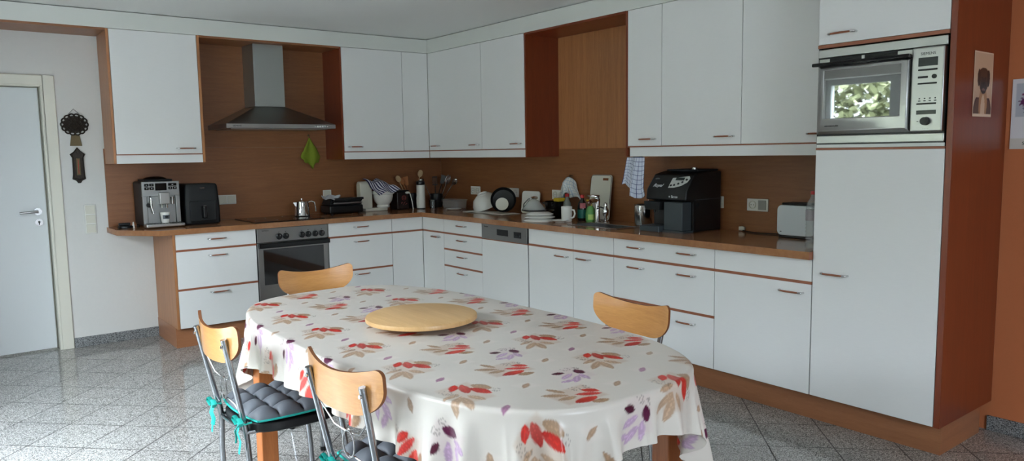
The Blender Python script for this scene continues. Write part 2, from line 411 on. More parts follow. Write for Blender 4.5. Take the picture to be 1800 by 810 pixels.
def bx_(mb, x0, x1, y0, y1, z0, z1): mb.box(x0-X0, x1-X0, y0-Y0, y1-Y0, z0, z1); return mb
obj('carcass', bx_(M(0, 0, -ZB), -.581, -.02, -.947, -.601, ZB, ZT), mt['dark'], t)
obj('front_panel', bx_(M(0, 0, -ZB), -.6, -.582, -.947, -.6013, zr+rl, ZT-.002), mt['front'], t, bevel=.001, seg=1)
dd = obj('door', bx_(M(0, 0, -ZB), -.6, -.582, -.947, -.6013, ZD, zr-rl), mt['front'], t, bevel=.001, seg=1)
obj('edge_strip', bx_(M(0, 0, -ZB), -.6012, -.582, -.948, -.6, zr-rl, zr+rl), mt['rail'], t)
g = M(-X0, -Y0, -ZB); g.tube([(-.624, -.826-.048, .693), (-.627, -.80-.05, .693), (-.627, -.852+.07, .693), (-.624, -.826+.048, .693)], [.0055, .0065, .0065, .0055], 10)
hh = obj('handle', g, mt['rail'], dd)
for s in (-1, 1):
    g = M(-X0, -Y0, -ZB); g.tube([(-.624, -.826+s*.048, .693), (-.621, -.826+s*.06, .693), (-.612, -.826+s*.067, .693), (-.599, -.826+s*.067, .693)], .0058, 10)
    obj('chrome_end', g, mt['chrome'], hh)
# --- run along the sink wall (front plane x=-.6), local x = -y
def yb(y): return (-.6, y)
w = 1.5169-.9483
za, zb = .5976, .4537
unit('drawer_cabinet', 'white four-drawer base cabinet between the inner corner and the dishwasher', 'cabinet', yb(-.9483), B_, w, .58, ZB, ZT,
     [R('drawer', 0, w, zr+rl, ZT-.002, [w/2], .812), R('drawer', 0, w, za+rl, zr-rl, [w/2], .688), R('drawer', 0, w, zb+rl, za-rl, [w/2], .547), R('drawer', 0, w, ZD, zb-rl, [w/2], .405)],
     [(0, w, zr-rl, zr+rl), (0, w, za-rl, za+rl), (0, w, zb-rl, zb+rl)])
w = 2.6082-2.1169
unit('base_cabinet', 'white base cabinet next to the dishwasher, door handle at top right', 'cabinet', yb(-2.1169), B_, w, .58, ZB, ZT,
     [R('front_panel', 0, w, zr+rl, ZT-.002), R('door', 0, w, ZD, zr-rl, [w-.118], .686)], [(0, w, zr-rl, zr+rl)])
w = 2.9988-2.6082
unit('base_cabinet', 'narrow white sink base cabinet with handle at the top left of its door', 'cabinet', yb(-2.6082), B_, w, .58, ZB, ZT,
     [R('front_panel', 0, w, zr+rl, ZT-.002), R('door', 0, w, ZD, zr-rl, [.107], .687)], [(0, w, zr-rl, zr+rl)])
w = .8011
unit('drawer_cabinet', 'wide white base cabinet with three drawers of two handles each', 'cabinet', yb(-2.9988), B_, w, .58, ZB, ZT,
     [R('drawer', 0, w, zr+rl, ZT-.002, [.196, .600], .811), R('drawer', 0, w, .4597+rl, zr-rl, [.196, .600], .683), R('drawer', 0, w, ZD, .4597-rl, [.196, .600], .395)],
     [(0, w, zr-rl, zr+rl), (0, w, .4597-rl, .4597+rl)])
w = .6006
unit('base_cabinet', 'white base cabinet under the end of the worktop beside the tall cabinet', 'cabinet', yb(-3.7999), B_, w-.003, .58, ZB, ZT,
     [R('front_panel', 0, w-.003, zr+rl, ZT-.002), R('door', 0, w-.003, ZD, zr-rl, [.485], .681)], [(0, w-.003, zr-rl, zr+rl)])
# --- dishwasher
w = .6
t = thing('dishwasher', 'built-in dishwasher, white front below a grey steel control panel', 'dishwasher', (-.6, -1.5169, ZB), B_)
z_ = -ZB
obj('housing', M(0, 0, z_).box(.004, w-.012, .02, .57, ZB, ZT-.002), mt['dark'], t)
obj('door', M(0, 0, z_).box(.002, w-.014, 0, .018, ZD, zr-rl), mt['front'], t, bevel=.001, seg=1)
obj('edge_strip', M(0, 0, z_).box(0, w-.002, -.001, .018, zr-rl, zr-.001), mt['rail'], t)
cp = obj('control_panel', M(0, 0, z_).box(.004, w-.016, -.003, .018, zr, ZT-.003), mt['steeld'], t, bevel=.002)
obj('grip_recess', M(0, 0, z_).box(.208, .352, -.0045, -.002, .776, .824), mt['black'], cp, bevel=.003)
obj('switch_panel', M(0, 0, z_).box(.425, .515, -.0045, -.002, .772, .818), mt['black'], cp, bevel=.001)
for i in range(3): obj('button', M(0, 0, z_).cyl((.44+i*.03, -.004, .79), (.44+i*.03, -.0075, .79), .006, n=12), mt['slate'], cp)
words('SIEMENS', .014, mt['ink'], cp, (.065, -.0035, .835+z_))
# --- oven
w = .598
t = thing('oven', 'built-in stainless steel oven with black knobs and a dark glass door', 'oven', (-2.118, -.6, ZB), 0)
obj('housing', M(0, 0, z_).box(.004, w-.004, .02, .56, ZB, ZT-.002), mt['dark'], t)
cp = obj('control_panel', M(0, 0, z_).box(.004, w-.004, -.004, .018, .745, ZT-.003), mt['steeld'], t, bevel=.002)
for i, x in enumerate((.18, .235, .37, .424, .483, .541)):
    k = M(0, 0, z_); k.lathe([(0, 0), (.025, 0), (.025, .008), (.020, .012), (.018, .024), (.0, .026)], n=24)
    k.v = [(p[0], p[1], p[2]-z_) for p in k.v]; k.xf(Matrix.Translation((x, -.004, .786+z_)) @ Matrix.Rotation(PI/2, 4, 'X'))
    ko = obj('knob', k, mt['black'], cp)
    obj('knob_mark', M(0, 0, z_).box(x-.0015, x+.0015, -.0325, -.0295, .79, .80), mt['chrome'], ko)
for x in (.18, .235, .37, .424, .483, .541): obj('knob_symbol', M(0, 0, z_).box(x-.004, x+.004, -.0048, -.0035, .818, .823), mt['ink'], cp)
words('SIEMENS', .015, mt['ink'], cp, (.07, -.0045, .838+z_))
dd = obj('door', M(0, 0, z_).box(.004, w-.004, -.004, .018, .155, .74), mt['steeld'], t, bevel=.002)
obj('door_glass', M(0, 0, z_).box(.048, w-.045, -.007, -.003, .405, .688), mt['darkglass'], dd, bevel=.001)
g = M(0, 0, z_); g.box(.002, w-.0, -.042, -.022, .702, .740)
for x in (.03, w-.06): g.box(x, x+.03, -.03, 0, .71, .73)
obj('handle', g, mt['blackg'], dd, bevel=.006, seg=3)
obj('drawer', M(0, 0, z_).box(.004, w-.004, -.002, .018, ZD, .1545+.001), mt['steeld'], t)
# --- plinths
tag(obj('plinth', M().prism([(-2.737, -.0), (-2.737, -.55), (-.545, -.55), (-.545, 0)], 'z', 0, .1495), mt['plinth']), 'beech plinth board under the base cabinets on the hood side', 'plinth')
tag(obj('plinth', M().box(-.5235, -.079, -5.012, -.551, 0, .1495), mt['plinth']), 'long beech plinth board under the sink side base cabinets and tall cabinet', 'plinth')
# --- worktop with a sink cut-out
SY0, SY1, SX0, SX1 = -2.93, -2.46, -.50, -.285
t = thing('worktop', 'L-shaped beech worktop with a clipped free end', 'worktop', (0, 0, .86))
g = M(0, 0, -.86)
g.prism([(-3.06, -.013), (-3.05, -.33), (-2.83, -.63), (-.63, -.63), (-.63, -.013)], 'z', .86, .90)
g.box(-.63, -.013, SY1, -.013, .86, .90); g.box(-.63, -.013, -4.398, SY0, .86, .90)
g.box(-.63, SX0, SY0, SY1, .86, .90); g.box(SX1, -.013, SY0, SY1, .86, .90)
obj('worktop_board', g, mt['worktop'], t)
obj('end_cap', M(0, 0, -.86).box(-.632, -.602, -4.4005, -4.398, .861, .899), mt['rail'], t)
# splash panels
t = thing('splashback', 'beech back panel behind the hood, stove and coffee machine', 'wall panel', (0, 0, .9))
obj('panel', M(0, 0, -.9).box(-3.045, -.0125, -.0125, -.001, .9005, 1.5), mt['splash'], t)
obj('niche_panel', M(0, 0, -.9).box(-2.416, -1.226, -.0125, -.001, 1.5005, 2.34), mt['splash'], t)
t = thing('splashback', 'beech back panel behind the sink, dishes and black coffee machine', 'wall panel', (0, 0, .9))
obj('panel', M(0, 0, -.9).box(-.0125, -.001, -4.399, -.013, .9005, 1.446), mt['splash'], t)
obj('niche_panel', M(0, 0, -.9).box(-.0125, -.001, -2.8956, -1.791, 1.4475, 2.34), mt['beech_v'], t)
# --- wall cabinets
UZ0, UZ1, UZ2 = 1.3854, 1.4544, 2.352
yu = .3579
def upper(name, label, loc, rz, w, rows, pel, side=None):
    t = unit(name, label, 'wall cabinet', loc, rz, w, yu-.013, UZ1-.002, UZ2-.001, rows, [(0, w, UZ1-.008, UZ1-.0005)], side=None)
    o = obj('light_pelmet', M(0, 0, -(UZ1-.002)).box(pel[0], pel[1], .004, .02, UZ0, UZ1-.008), mt['front'], t)
    obj('bottom_shelf', M(0, 0, -(UZ1-.002)).box(0, w, .02, yu-.013, UZ1-.02, UZ1-.0025), mt['beech'], t)
    for s in side or []:
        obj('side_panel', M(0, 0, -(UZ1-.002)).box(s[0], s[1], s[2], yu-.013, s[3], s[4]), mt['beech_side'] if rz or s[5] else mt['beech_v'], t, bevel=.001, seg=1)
    return t
hu = 1.494
w = .6032
upper('wall_cabinet', 'white wall cabinet above the steel coffee machine, left of the hood', (-3.02, -yu), A, w, [R('door', 0, w, UZ1, UZ2-.002, [w-.12], hu)], (0, w),
      [(-.018, -.0005, .002, UZ0, UZ2-.001, 0), (w+.0005, w+.019, -.001, UZ0, UZ2-.001, 0)])
t = upper('wall_cabinet', 'white wall cabinet right of the hood reaching into the corner', (-1.2256, -yu), A, 1.2256-.3579, [R('door', 0, .5936, UZ1, UZ2-.002, [.105], hu), R('front_panel', .5936, .8677, UZ1, UZ2-.002)], (0, .8677),
      [(-.017, -.0005, .002, UZ0, UZ2-.001, 1)])
w = 1.7909-.3579
upper('wall_cabinet', 'white wall cabinet on the sink wall between the corner and the open niche', (-yu, -.3579), B_, w,
      [R('door', 0, .8502, UZ1, UZ2-.002, [.12, .74], hu), R('door', .8502, w, UZ1, UZ2-.002, [w-.11], hu)], (0, w), [(w+.0005, w+.018, .002, UZ0, UZ2-.001, 1)])
w = 3.191-2.8956
upper('wall_cabinet', 'narrow white wall cabinet at the right edge of the open niche', (-yu, -2.8956), B_, w, [R('door', 0, w, UZ1, UZ2-.002, [.18], hu+.004)], (.018, w),
      [(-.0175, -.0005, -.001, UZ0, UZ2-.001, 0)])
w = .6004
upper('wall_cabinet', 'white wall cabinet above the black coffee machine', (-yu, -3.191), B_, w, [R('door', 0, w, UZ1, UZ2-.002, [.485], hu+.007)], (0, w))
w = 4.4005-3.7914
upper('wall_cabinet', 'white wall cabinet above the toaster, beside the microwave', (-yu, -3.7914), B_, w-.002, [R('door', 0, w-.002, UZ1, UZ2-.002, [.488], hu+.007)], (0, w-.002))
# --- fascia with beech soffit
t = thing('cornice', 'white fascia with beech underside running above wall cabinets and door on the hood side', 'fascia', (0, 0, 2.335))
g = M(0, 0, -2.335); g.box(XL, -yu-.001, -yu-.001, -yu+.017, 2.353, 2.474)
obj('fascia', g, mt['fascia'], t)
g = M(0, 0, -2.335); g.box(XL, -3.0395, -yu+.002, -.0005, 2.337, 2.3525); g.box(-2.3975, -1.2435, -yu+.002, -.0115, 2.337, 2.3525)
g.box(XL, -3.0395, -yu-.0015, -yu+.002, 2.337, 2.353); g.box(-2.3975, -1.2435, -yu-.0015, -yu+.002, 2.337, 2.353)
obj('soffit', g, mt['splash'], t)  # darker beech copy carries the light fall-off over the soffit
t = thing('cornice', 'white fascia with beech underside running above wall cabinets on the sink side', 'fascia', (0, 0, 2.335))
g = M(0, 0, -2.335); g.box(-yu-.001, -yu+.017, -5.03, -yu-.001, 2.353, 2.474)
obj('fascia', g, mt['fascia'], t)
g = M(0, 0, -2.335); g.box(-yu-.0015, -.0115, -2.8775, -1.8095, 2.337, 2.3525)
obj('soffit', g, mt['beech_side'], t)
# --- tall cabinet
w = 5.0053-4.4005
t = thing('tall_cabinet', 'tall white cabinet with fridge door below the microwave and beech side', 'cabinet', (-.6, -4.4005, .15), B_)
z_ = -.15
g = M(0, 0, z_); g.box(.002, w, .02, .585, .15, 1.418); g.box(.002, w, .02, .585, 1.93, 2.35); g.box(.002, .018, .002, .585, 1.418, 1.93); g.box(.018, w, .4, .585, 1.418, 1.93)
obj('carcass', g, mt['dark'], t)
d = obj('door', M(0, 0, z_).box(.001, w-.001, 0, .019, ZD, 1.413), mt['front'], t, bevel=.0012, seg=1)
handle(None, .117, .797+z_, 0, par=d)
obj('edge_strip', M(0, 0, z_).box(.001, w, -.0015, .02, 1.4135, 1.4235), mt['rail'], t)
obj('edge_strip', M(0, 0, z_).box(.001, w, -.0045, .02, 1.909, 1.925), mt['rail'], t)
d = obj('door', M(0, 0, z_).box(.001, w-.001, 0, .019, 1.927, 2.47), mt['front'], t, bevel=.0012, seg=1)
handle(None, .122, 1.972+z_, 0, par=d)
obj('side_panel', M(0, 0, z_).box(w+.002, w+.0285, 0, .598, .1505, 2.478), mt['beech_side'], t, bevel=.0015)
# --- microwave
t = thing('microwave_oven', 'built-in stainless microwave oven with mirrored door window and black handle bar', 'microwave', (-.6, -4.405, 1.425), B_)
z_ = -1.425; w = .597
bd = M(0, 0, z_)
obj('housing', bd.box(.018, w-.01, .002, .38, 1.43, 1.90), mt['dark'], t)
obj('upper_trim', M(0, 0, z_).box(.002, w, -.008, .004, 1.861, 1.902), mt['steelv'], t, bevel=.003)
obj('lower_trim', M(0, 0, z_).box(.002, w, -.010, .004, 1.444, 1.484), mt['steelv'], t, bevel=.004)
obj('base_strip', M(0, 0, z_).box(.002, w, -.004, .004, 1.4245, 1.440), mt['fascia'], t)
obj('shadow_gap', M(0, 0, z_).box(.004, w-.002, -.002, .004, 1.4405, 1.858), mt['black'], t)
for a_, b_ in ((.008, .06), (.385, .455), (.218, .232)): obj('vent_cover', M(0, 0, z_).box(a_, b_, -.007, 0, 1.834, 1.855), mt['steelv'], t)
for i in range(4): obj('vent_slat', M(0, 0, z_).box(.06, .385, -.006, -.001, 1.835+i*.0052, 1.8378+i*.0052), mt['blackm'], t)
# door: steel frame, dished, with a mirrored window
def mwx(a, b): return a
dm = M(0, 0, z_)
o4 = [(.004, 1.4895), (.455, 1.4895), (.455, 1.818), (.004, 1.818)]; i4 = [(.046, 1.566), (.414, 1.566), (.414, 1.797), (.046, 1.797)]; m4 = [(.026, 1.506), (.44, 1.506), (.44, 1.81), (.026, 1.81)]
ys = [0, -.026, -.030]
ring = []
for (q, y) in ((o4, .0), (o4, -.012), (m4, -.030), (i4, -.034), (i4, -.026)):
    ring.append([(p[0], y, p[1]) for p in q])
vs = [p for r in ring for p in r]; fs = []
for k in range(len(ring)-1):
    for j in range(4): fs.append((k*4+j, k*4+(j+1)%4, (k+1)*4+(j+1)%4, (k+1)*4+j))
dm.add(vs, fs)
dd = obj('door', dm, mt['steelv'], t, bevel=.003)
obj('window', M(0, 0, z_).box(.044, .416, -.030, -.024, 1.564, 1.799), mt['mirror'], dd)
hb = M(0, 0, z_); hb.box(-.004, .458, -.060, -.030, 1.817, 1.834); hb.box(.15, .27, -.056, -.034, 1.812, 1.823); hb.box(.01, .04, -.04, -.002, 1.822, 1.83); hb.box(.42, .45, -.04, -.002, 1.822, 1.83)
obj('handle_bar', hb, mt['blackg'], dd, bevel=.004, seg=3)
cp = obj('control_panel', M(0, 0, z_).box(.458, w-.002, -.030, .0, 1.4895, 1.857), mt['steelv'], t, bevel=.006, seg=3)
def cb(name, x0, x1, z0, z1, m, y=-.032, bev=.001): return obj(name, M(0, 0, z_).box(x0, x1, y, -.029, z0, z1), m, cp, bevel=bev)
cb('display', .487, .568, 1.775, 1.812, mt['display'])
cb('key_strip', .487, .568, 1.755, 1.763, mt['black'], -.033, .003)
cb('key_strip', .487, .530, 1.723, 1.732, mt['black'], -.033, .003)
obj('key', M(0, 0, z_).cyl((.556, -.03, 1.728), (.556, -.034, 1.728), .010, n=16), mt['black'], cp)
cb('key_strip', .487, .568, 1.696, 1.703, mt['black'], -.033, .003)
cb('key_strip', .485, .568, 1.608, 1.615, mt['black'], -.033, .003)
for i in range(4): cb('key_symbol', .492+i*.022, .502+i*.022, 1.622, 1.626, mt['ink']); cb('key_symbol', .494+i*.022, .500+i*.022, 1.632, 1.637, mt['ink'])
cb('display', .486, .568, 1.565, 1.583, mt['display'])
obj('knob', M(0, 0, z_).cyl((.527, -.03, 1.535), (.527, -.05, 1.535), .019, .017, n=24), mt['black'], cp)
cb('knob_mark', .489, .497, 1.533, 1.536, mt['ink'])
words('SIEMENS', .017, mt['ink'], cp, (.527, -.0305, 1.828+z_))
words('- - - -', .012, mt['ink'], cp, (.527, -.0305, 1.503+z_))
words('microwave plus', .011, mt['ink'], dd, (.09, -.0325, 1.53+z_), shear=.3)
# --- hood
t = thing('extractor_hood', 'stainless steel chimney extractor hood in the beech niche', 'cooker hood', (-1.818, -.012, 1.645))
x0, x1, yf, yb_ = -2.269, -1.3665, -.5, -.0132
g = W(t)
g.box(x0, x1, yf, yb_, 1.6455, 1.68)
cx0, cx1, cyf = -1.9585, -1.706, -.27
g.hexa([(x0, yf, 1.68), (x1, yf, 1.68), (x1, yb_, 1.68), (x0, yb_, 1.68)], [(cx0-.0, cyf, 1.83), (cx1, cyf, 1.83), (cx1, yb_, 1.83), (cx0, yb_, 1.83)])
cn = obj('canopy', g, mt['steeld'], t, bevel=.002)
obj('rim_strip', W(t).box(x0+.002, x1-.002, yf-.003, yf, 1.649, 1.677), mt['steelv'], cn)
obj('grease_filter', W(t).box(x0+.05, x1-.05, yf+.05, yb_-.06, 1.640, 1.646), mt['steel'], cn)
for i in range(6): obj('button', W(t).box(x1-.19+i*.022, x1-.178+i*.022, yf-.006, yf-.002, 1.658, 1.668), mt['chrome'], cn)
words('SIEMENS', .018, mt['ink'], cn, (x0+.08+1.818, yf-.0035+.012, 1.663-1.645))
obj('chimney', W(t).box(cx0, cx1, cyf, yb_, 1.8305, 2.3365), mt['steelc'], t, bevel=.003)
# --- hob
t = thing('ceramic_hob', 'flat black ceramic hob set in the worktop below the hood', 'hob', (-1.818, -.32, .9))
hb = obj('glass_top', W(t).box(-2.11, -1.525, -.56, -.07, .9005, .906), mt['blackg'], t, bevel=.002)
for cx, cy, r in ((-1.97, -.43, .09), (-1.66, -.43, .075), (-1.97, -.2, .075), (-1.66, -.2, .09)):
    g = W(t); g.lathe([(r, .9062), (r, .9066), (r-.003, .9066), (r-.003, .9062)], cx, cy, 40); obj('cooking_zone', g, mt['slate'], hb)
# --- sink
t = thing('sink', 'stainless steel sink bowl set into the beech worktop', 'sink', (-.37, -2.68, .9))
g = W(t)
g.box(SX0-.012, SX0+.012, SY0-.012, SY1+.012, .9005, .904); g.box(SX1-.012, SX1+.012, SY0-.012, SY1+.012, .9005, .904)
g.box(SX0, SX1, SY1-.012, SY1+.012, .9005, .904); g.box(SX0, SX1, SY0-.012, SY0+.012, .9005, .904)
obj('rim', g, mt['chromer'], t, bevel=.0015)
g = W(t)
for a in ((SX0+.002, SX0+.006, SY0+.002, SY1-.002), (SX1-.006, SX1-.002, SY0+.002, SY1-.002), (SX0+.006, SX1-.006, SY0+.002, SY0+.006), (SX0+.006, SX1-.006, SY1-.006, SY1-.002)): g.box(*a, .861, .903)
obj('bowl', g, mt['chromer'], t)
obj('bowl_floor', W(t).box(SX0+.002, SX1-.002, SY0+.002, SY1-.002, .8605, .8635), mt['chromer'], t)
# ================================================================= TABLE
TC = (-2.626, -4.012); TA, TB, TN, TR = .505, 1.047, 3.1, .0243; TZ = .762
def rot(x, y, a): return (x*math.cos(a)-y*math.sin(a), x*math.sin(a)+y*math.cos(a))
def oval(k, a=TA, b=TB):
    P = []
    for i in range(k):
        t = 2*PI*i/k; c, s = math.cos(t), math.sin(t)
        x = a*math.copysign(abs(c)**(2/TN), c); y = b*math.copysign(abs(s)**(2/TN), s)
        x, y = rot(x, y, TR); P.append((TC[0]+x, TC[1]+y))
    return P
t = thing('dining_table', 'large oval pine dining table hidden under the flowered cloth, square legs showing', 'table', (TC[0], TC[1], 0), 0)
top = [(TC[0]+(x-TC[0])*.985, TC[1]+(y-TC[1])*.992) for x, y in oval(96)]
obj('tabletop', W(t).prism(top, 'z', .725, TZ-.004), mt['pine'], t, bevel=.004)
lg = [(-3.005, -3.19), (-2.225, -3.19), (-3.0, -4.80), (-2.19, -4.80)]
for x, y in lg:
    obj('leg', W(t).box(x-.037, x+.037, y-.037, y+.037, 0, .7255), mt['pine'], t, bevel=.004)
g = W(t); g.box(-2.968, -2.262, -3.2, -3.18, .64, .7245); g.box(-2.963, -2.227, -4.81, -4.79, .64, .7245)
g.box(-3.015, -2.995, -4.76, -3.23, .64, .7245); g.box(-2.22, -2.2, -4.76, -3.23, .64, .7245)
obj('apron', g, mt['pine'], t)

# ---- vinyl cloth: a flat rectangle draped over the oval; the print lives in cloth coordinates
def make_cloth():
    st = .0046
    hx, hyn, hyf = TA+.165, TB+.155, TB+.15
    nx = int(2*hx/st); ny = int((hyn+hyf)/st)
    gx = np.linspace(-hx, hx, nx); gy = np.linspace(-hyn, hyf, ny)
    X, Y = np.meshgrid(gx, gy)
    ca, sa = math.cos(TR), math.sin(TR)
    FX = TC[0]+X*ca-Y*sa; FY = TC[1]+X*sa+Y*ca      # flat world position
    P = np.array(oval(1400)); D = np.roll(P, -1, 0)-P; seg = np.linalg.norm(D, axis=1)
    S = np.concatenate([[0], np.cumsum(seg)])[:-1]; Ltot = seg.sum()
    nrm = np.stack([D[:, 1], -D[:, 0]], 1)/seg[:, None]
    nrm = (nrm+np.roll(nrm, 1, 0)); 
    for _ in range(30): nrm = (np.roll(nrm, 1, 0)+nrm+np.roll(nrm, -1, 0))/3
    nrm /= np.linalg.norm(nrm, axis=1)[:, None]
    # curvature (smoothed) along the outline, 0..1
    ang = np.unwrap(np.arctan2(nrm[:, 1], nrm[:, 0])); cu = np.abs(np.gradient(ang))/seg
    k = 60; cu = np.convolve(np.concatenate([cu[-k:], cu, cu[:k]]), np.ones(2*k+1)/(2*k+1), 'valid'); cu = np.clip(cu/5.0, 0, 1)
    inside = (np.abs(X/TA)**TN+np.abs(Y/TB)**TN) <= 1
    fx, fy = FX.ravel(), FY.ravel(); ins = inside.ravel()
    oz = np.full(fx.shape, TZ); ox, oy = fx.copy(), fy.copy()
    # faint creases and sag on the top
    oz += .0012*np.sin(fx*11+fy*3)*np.sin(fy*7-fx*4)
    idx = np.where(~ins)[0]
    for c in range(0, len(idx), 20000):
        I = idx[c:c+20000]
        d2 = (fx[I][:, None]-P[None, :, 0])**2+(fy[I][:, None]-P[None, :, 1])**2
        j = d2.argmin(1)
        # refine: project on the neighbouring segments
        best = None
        for jj in (j, (j-1) % len(P)):
            a = P[jj]; dv = D[jj]; tt = np.clip(((fx[I]-a[:, 0])*dv[:, 0]+(fy[I]-a[:, 1])*dv[:, 1])/seg[jj]**2, 0, 1)
            q = a+dv*tt[:, None]; dd = np.hypot(fx[I]-q[:, 0], fy[I]-q[:, 1]); s = S[jj]+tt*seg[jj]
            if best is None: best = [q, dd, s, jj, tt]
            else:
                m = dd < best[1]
                best[0][m] = q[m]; best[1][m] = dd[m]; best[2][m] = s[m]; best[3][m] = jj[m]; best[4][m] = tt[m]
        q, d, s, jj, tt = best
        n = nrm[jj]*(1-tt)[:, None]+nrm[(jj+1) % len(P)]*tt[:, None]; n /= np.linalg.norm(n, axis=1)[:, None]
        kc = cu[jj]
        R_ = .014; q4 = R_*PI/2
        arc = d < q4
        off = np.where(arc, R_*np.sin(d/R_), R_); dz = np.where(arc, R_*(1-np.cos(d/R_)), R_)
        L = np.maximum(d-q4, 0)
        ph = s*2*PI/.125+1.0*np.sin(s*4.1)+.6; f1 = kc*(1.9*(1-np.abs(np.sin(ph/2)))**1.3-.75)+(1-kc)*np.sin(ph); f2 = np.sin(s*2*PI/.078+2.0*np.sin(s*2.3)+1.9); f3 = np.sin(s*2*PI/.42+.8)
        amp = .10+.48*kc
        sl = .07+amp*(.60*f1+.36*f2*(kc*.8+.2))+.04*f3
        grow = np.clip(L/.035, 0, 1)
        sl = sl*grow; sl = np.where(sl > 0, .36*np.tanh(sl/.36), .22*np.tanh(sl/.22))
        off = off+L*sl; dz = dz+L*np.sqrt(1-np.clip(sl, -.9, .9)**2)
        # folds also slide a little along the edge
        tx = -n[:, 1]; ty = n[:, 0]; sd = L*.16*kc*np.cos(s*2*PI/.125+1.0*np.sin(s*4.1)+.6)
        ox[I] = q[:, 0]+n[:, 0]*off+tx*sd; oy[I] = q[:, 1]+n[:, 1]*off+ty*sd; oz[I] = TZ-dz
    # ---- print
    col = np.zeros((fx.size, 3)); col[:] = lin((212, 205, 196))
    rp, fp = (.787, -.617), (.617, .787)
    def comp(bx, by):       # offsets from the nearest motif of a lattice, in print axes p (right) q (up)
        dx = (fx-bx+.2625) % .525-.2625; dy = (fy-by+.15875) % .3175-.15875
        return dx*rp[0]+dy*rp[1], dx*fp[0]+dy*fp[1]
    def paint(p, q, cx, cy, hl, hw, a, c, al=1.0, vein=True, pw=1.35, soft=.10, c2=None):
        a = math.radians(a); u = (p-cx)*math.cos(a)+(q-cy)*math.sin(a); v = -(p-cx)*math.sin(a)+(q-cy)*math.cos(a)
        e = np.clip(1-np.abs(u/hl)**2, 0, None)**(pw*.62)          # pointed-oval leaf
        d = np.abs(v)/(hw*e+1e-6)
        w = np.clip((1-d)/soft/2, 0, 1)*(np.abs(u) < hl)*al
        cc = np.array(lin(c))[None, :]*np.ones((p.size, 1))
        if c2 is not None:
            g = np.clip((u/hl+1)/2, 0, 1)[:, None]; cc = cc*(1-g)+np.array(lin(c2))[None, :]*g
        if vein:
            vn = (np.abs(v) < .0011)*(np.abs(u) < hl*.85)+(np.abs((u+np.abs(v)*1.1) % (hl*.32)-.001) < .0008)*.6
            cc = cc*(1+.35*np.clip(vn, 0, 1)[:, None])
        np.copyto(col, col*(1-w[:, None])+np.clip(cc, 0, 1)*w[:, None])
    def wash(p, q, pts, c, al):
        w = np.full(p.size, 1.0); n = len(pts)
        for i in range(n):
            a, b = pts[i], pts[(i+1) % n]; ex, ey = b[0]-a[0], b[1]-a[1]; l = math.hypot(ex, ey)
            w = np.minimum(w, np.clip(((p-a[0])*ey-(q-a[1])*ex)/l/.012+.2, 0, 1))
        w = w*al; np.copyto(col, col*(1-w[:, None])+np.array(lin(c))[None, :]*w[:, None])
    def curl(p, q, cx, cy, r, c=(96, 84, 76), al=.55):
        a = np.arctan2(q-cy, p-cx); rr = np.hypot(p-cx, q-cy)
        w = (np.abs(rr-r*(.45+.55*(a+PI)/(2*PI))) < .0012)*1.0+(np.abs(rr-r*.5*(.4+.6*(a+PI)/(2*PI))) < .0010)
        w = np.clip(w, 0, 1)*al; np.copyto(col, col*(1-w[:, None])+np.array(lin(c))[None, :]*w[:, None])
    RED, RED2, BG, BG2 = (172, 42, 36), (190, 84, 76), (176, 146, 120), (160, 128, 100)
    # large red and beige group
    p, q = comp(-2.96, -4.73)
    wash(p, q, [(-.10, -.01), (-.01, .075), (.085, -.06), (-.01, -.13)], (200, 182, 166), .7)
    for cx, cy, hl, hw, a in ((-.030, -.103, .047, .015, 72), (.004, -.104, .043, .016, -68), (.026, -.068, .032, .014, -32), (-.046, -.062, .034, .011, 50)): paint(p, q, cx, cy, hl, hw, a, BG, .95)
    curl(p, q, -.062, -.030, .022); curl(p, q, -.035, -.050, .014); curl(p, q, .075, -.005, .02)
    paint(p, q, .034, .026, .036, .022, -30, BG2, .95)
    paint(p, q, -.012, .006, .040, .018, -72, RED2, 1, c2=RED)
    paint(p, q, .034, -.009, .040, .020, -36, RED, 1, c2=(200, 50, 40))
    paint(p, q, -.045, .013, .028, .0155, 84, (196, 44, 34), 1)
    # beige fan with red leaves
    p, q = comp(-2.758, -4.963)
    wash(p, q, [(-.10, .0), (.02, .10), (.09, .0), (-.03, -.085)], (198, 178, 162), .7)
    for cx, cy, hl, hw, a in ((-.060, .037, .032, .011, 148), (-.064, -.002, .040, .013, 184), (-.030, -.024, .030, .014, 212)): paint(p, q, cx, cy, hl, hw, a, BG2, .95)
    curl(p, q, -.004, .052, .020); curl(p, q, .03, .072, .014)
    paint(p, q, .058, -.045, .028, .016, 28, BG2, 1)
    paint(p, q, .020, -.036, .042, .020, 38, RED, 1, c2=(206, 60, 44))
    paint(p, q, .031, .012, .040, .014, 8, (198, 62, 56), 1)
    paint(p, q, .038, .042, .027, .016, -4, (194, 52, 44), 1)
    # purple group
    p, q = comp(-2.623, -4.797)
    wash(p, q, [(-.075, .0), (.0, .06), (.075, -.03), (.0, -.10)], (208, 194, 190), .7)
    for cx, cy, hl, hw, a in ((-.022, -.045, .034, .012, 60), (.006, -.070, .034, .013, 80), (.030, -.045, .030, .012, 120), (-.02, -.088, .026, .011, 30)): paint(p, q, cx, cy, hl, hw, a, (178, 148, 178), .9)
    curl(p, q, -.02, .022, .018); curl(p, q, .012, .035, .012)
    paint(p, q, -.046, -.016, .021, .014, 20, (74, 22, 44), 1)
    paint(p, q, .018, .002, .025, .0175, -55, (84, 26, 58), 1)
    # small single leaves
    for bx, by, c in ((-2.603, -4.962, BG2), (-2.813, -4.805, BG2), (-2.447, -4.917, (150, 96, 130))):
        p, q = comp(bx, by)
        wash(p, q, [(-.05, .0), (.0, .035), (.05, 0), (.0, -.035)], (222, 212, 204), .5)
        paint(p, q, 0, 0, .024, .0115, 70, c, .9)
    n1 = nx; I = np.arange(nx*ny).reshape(ny, nx)
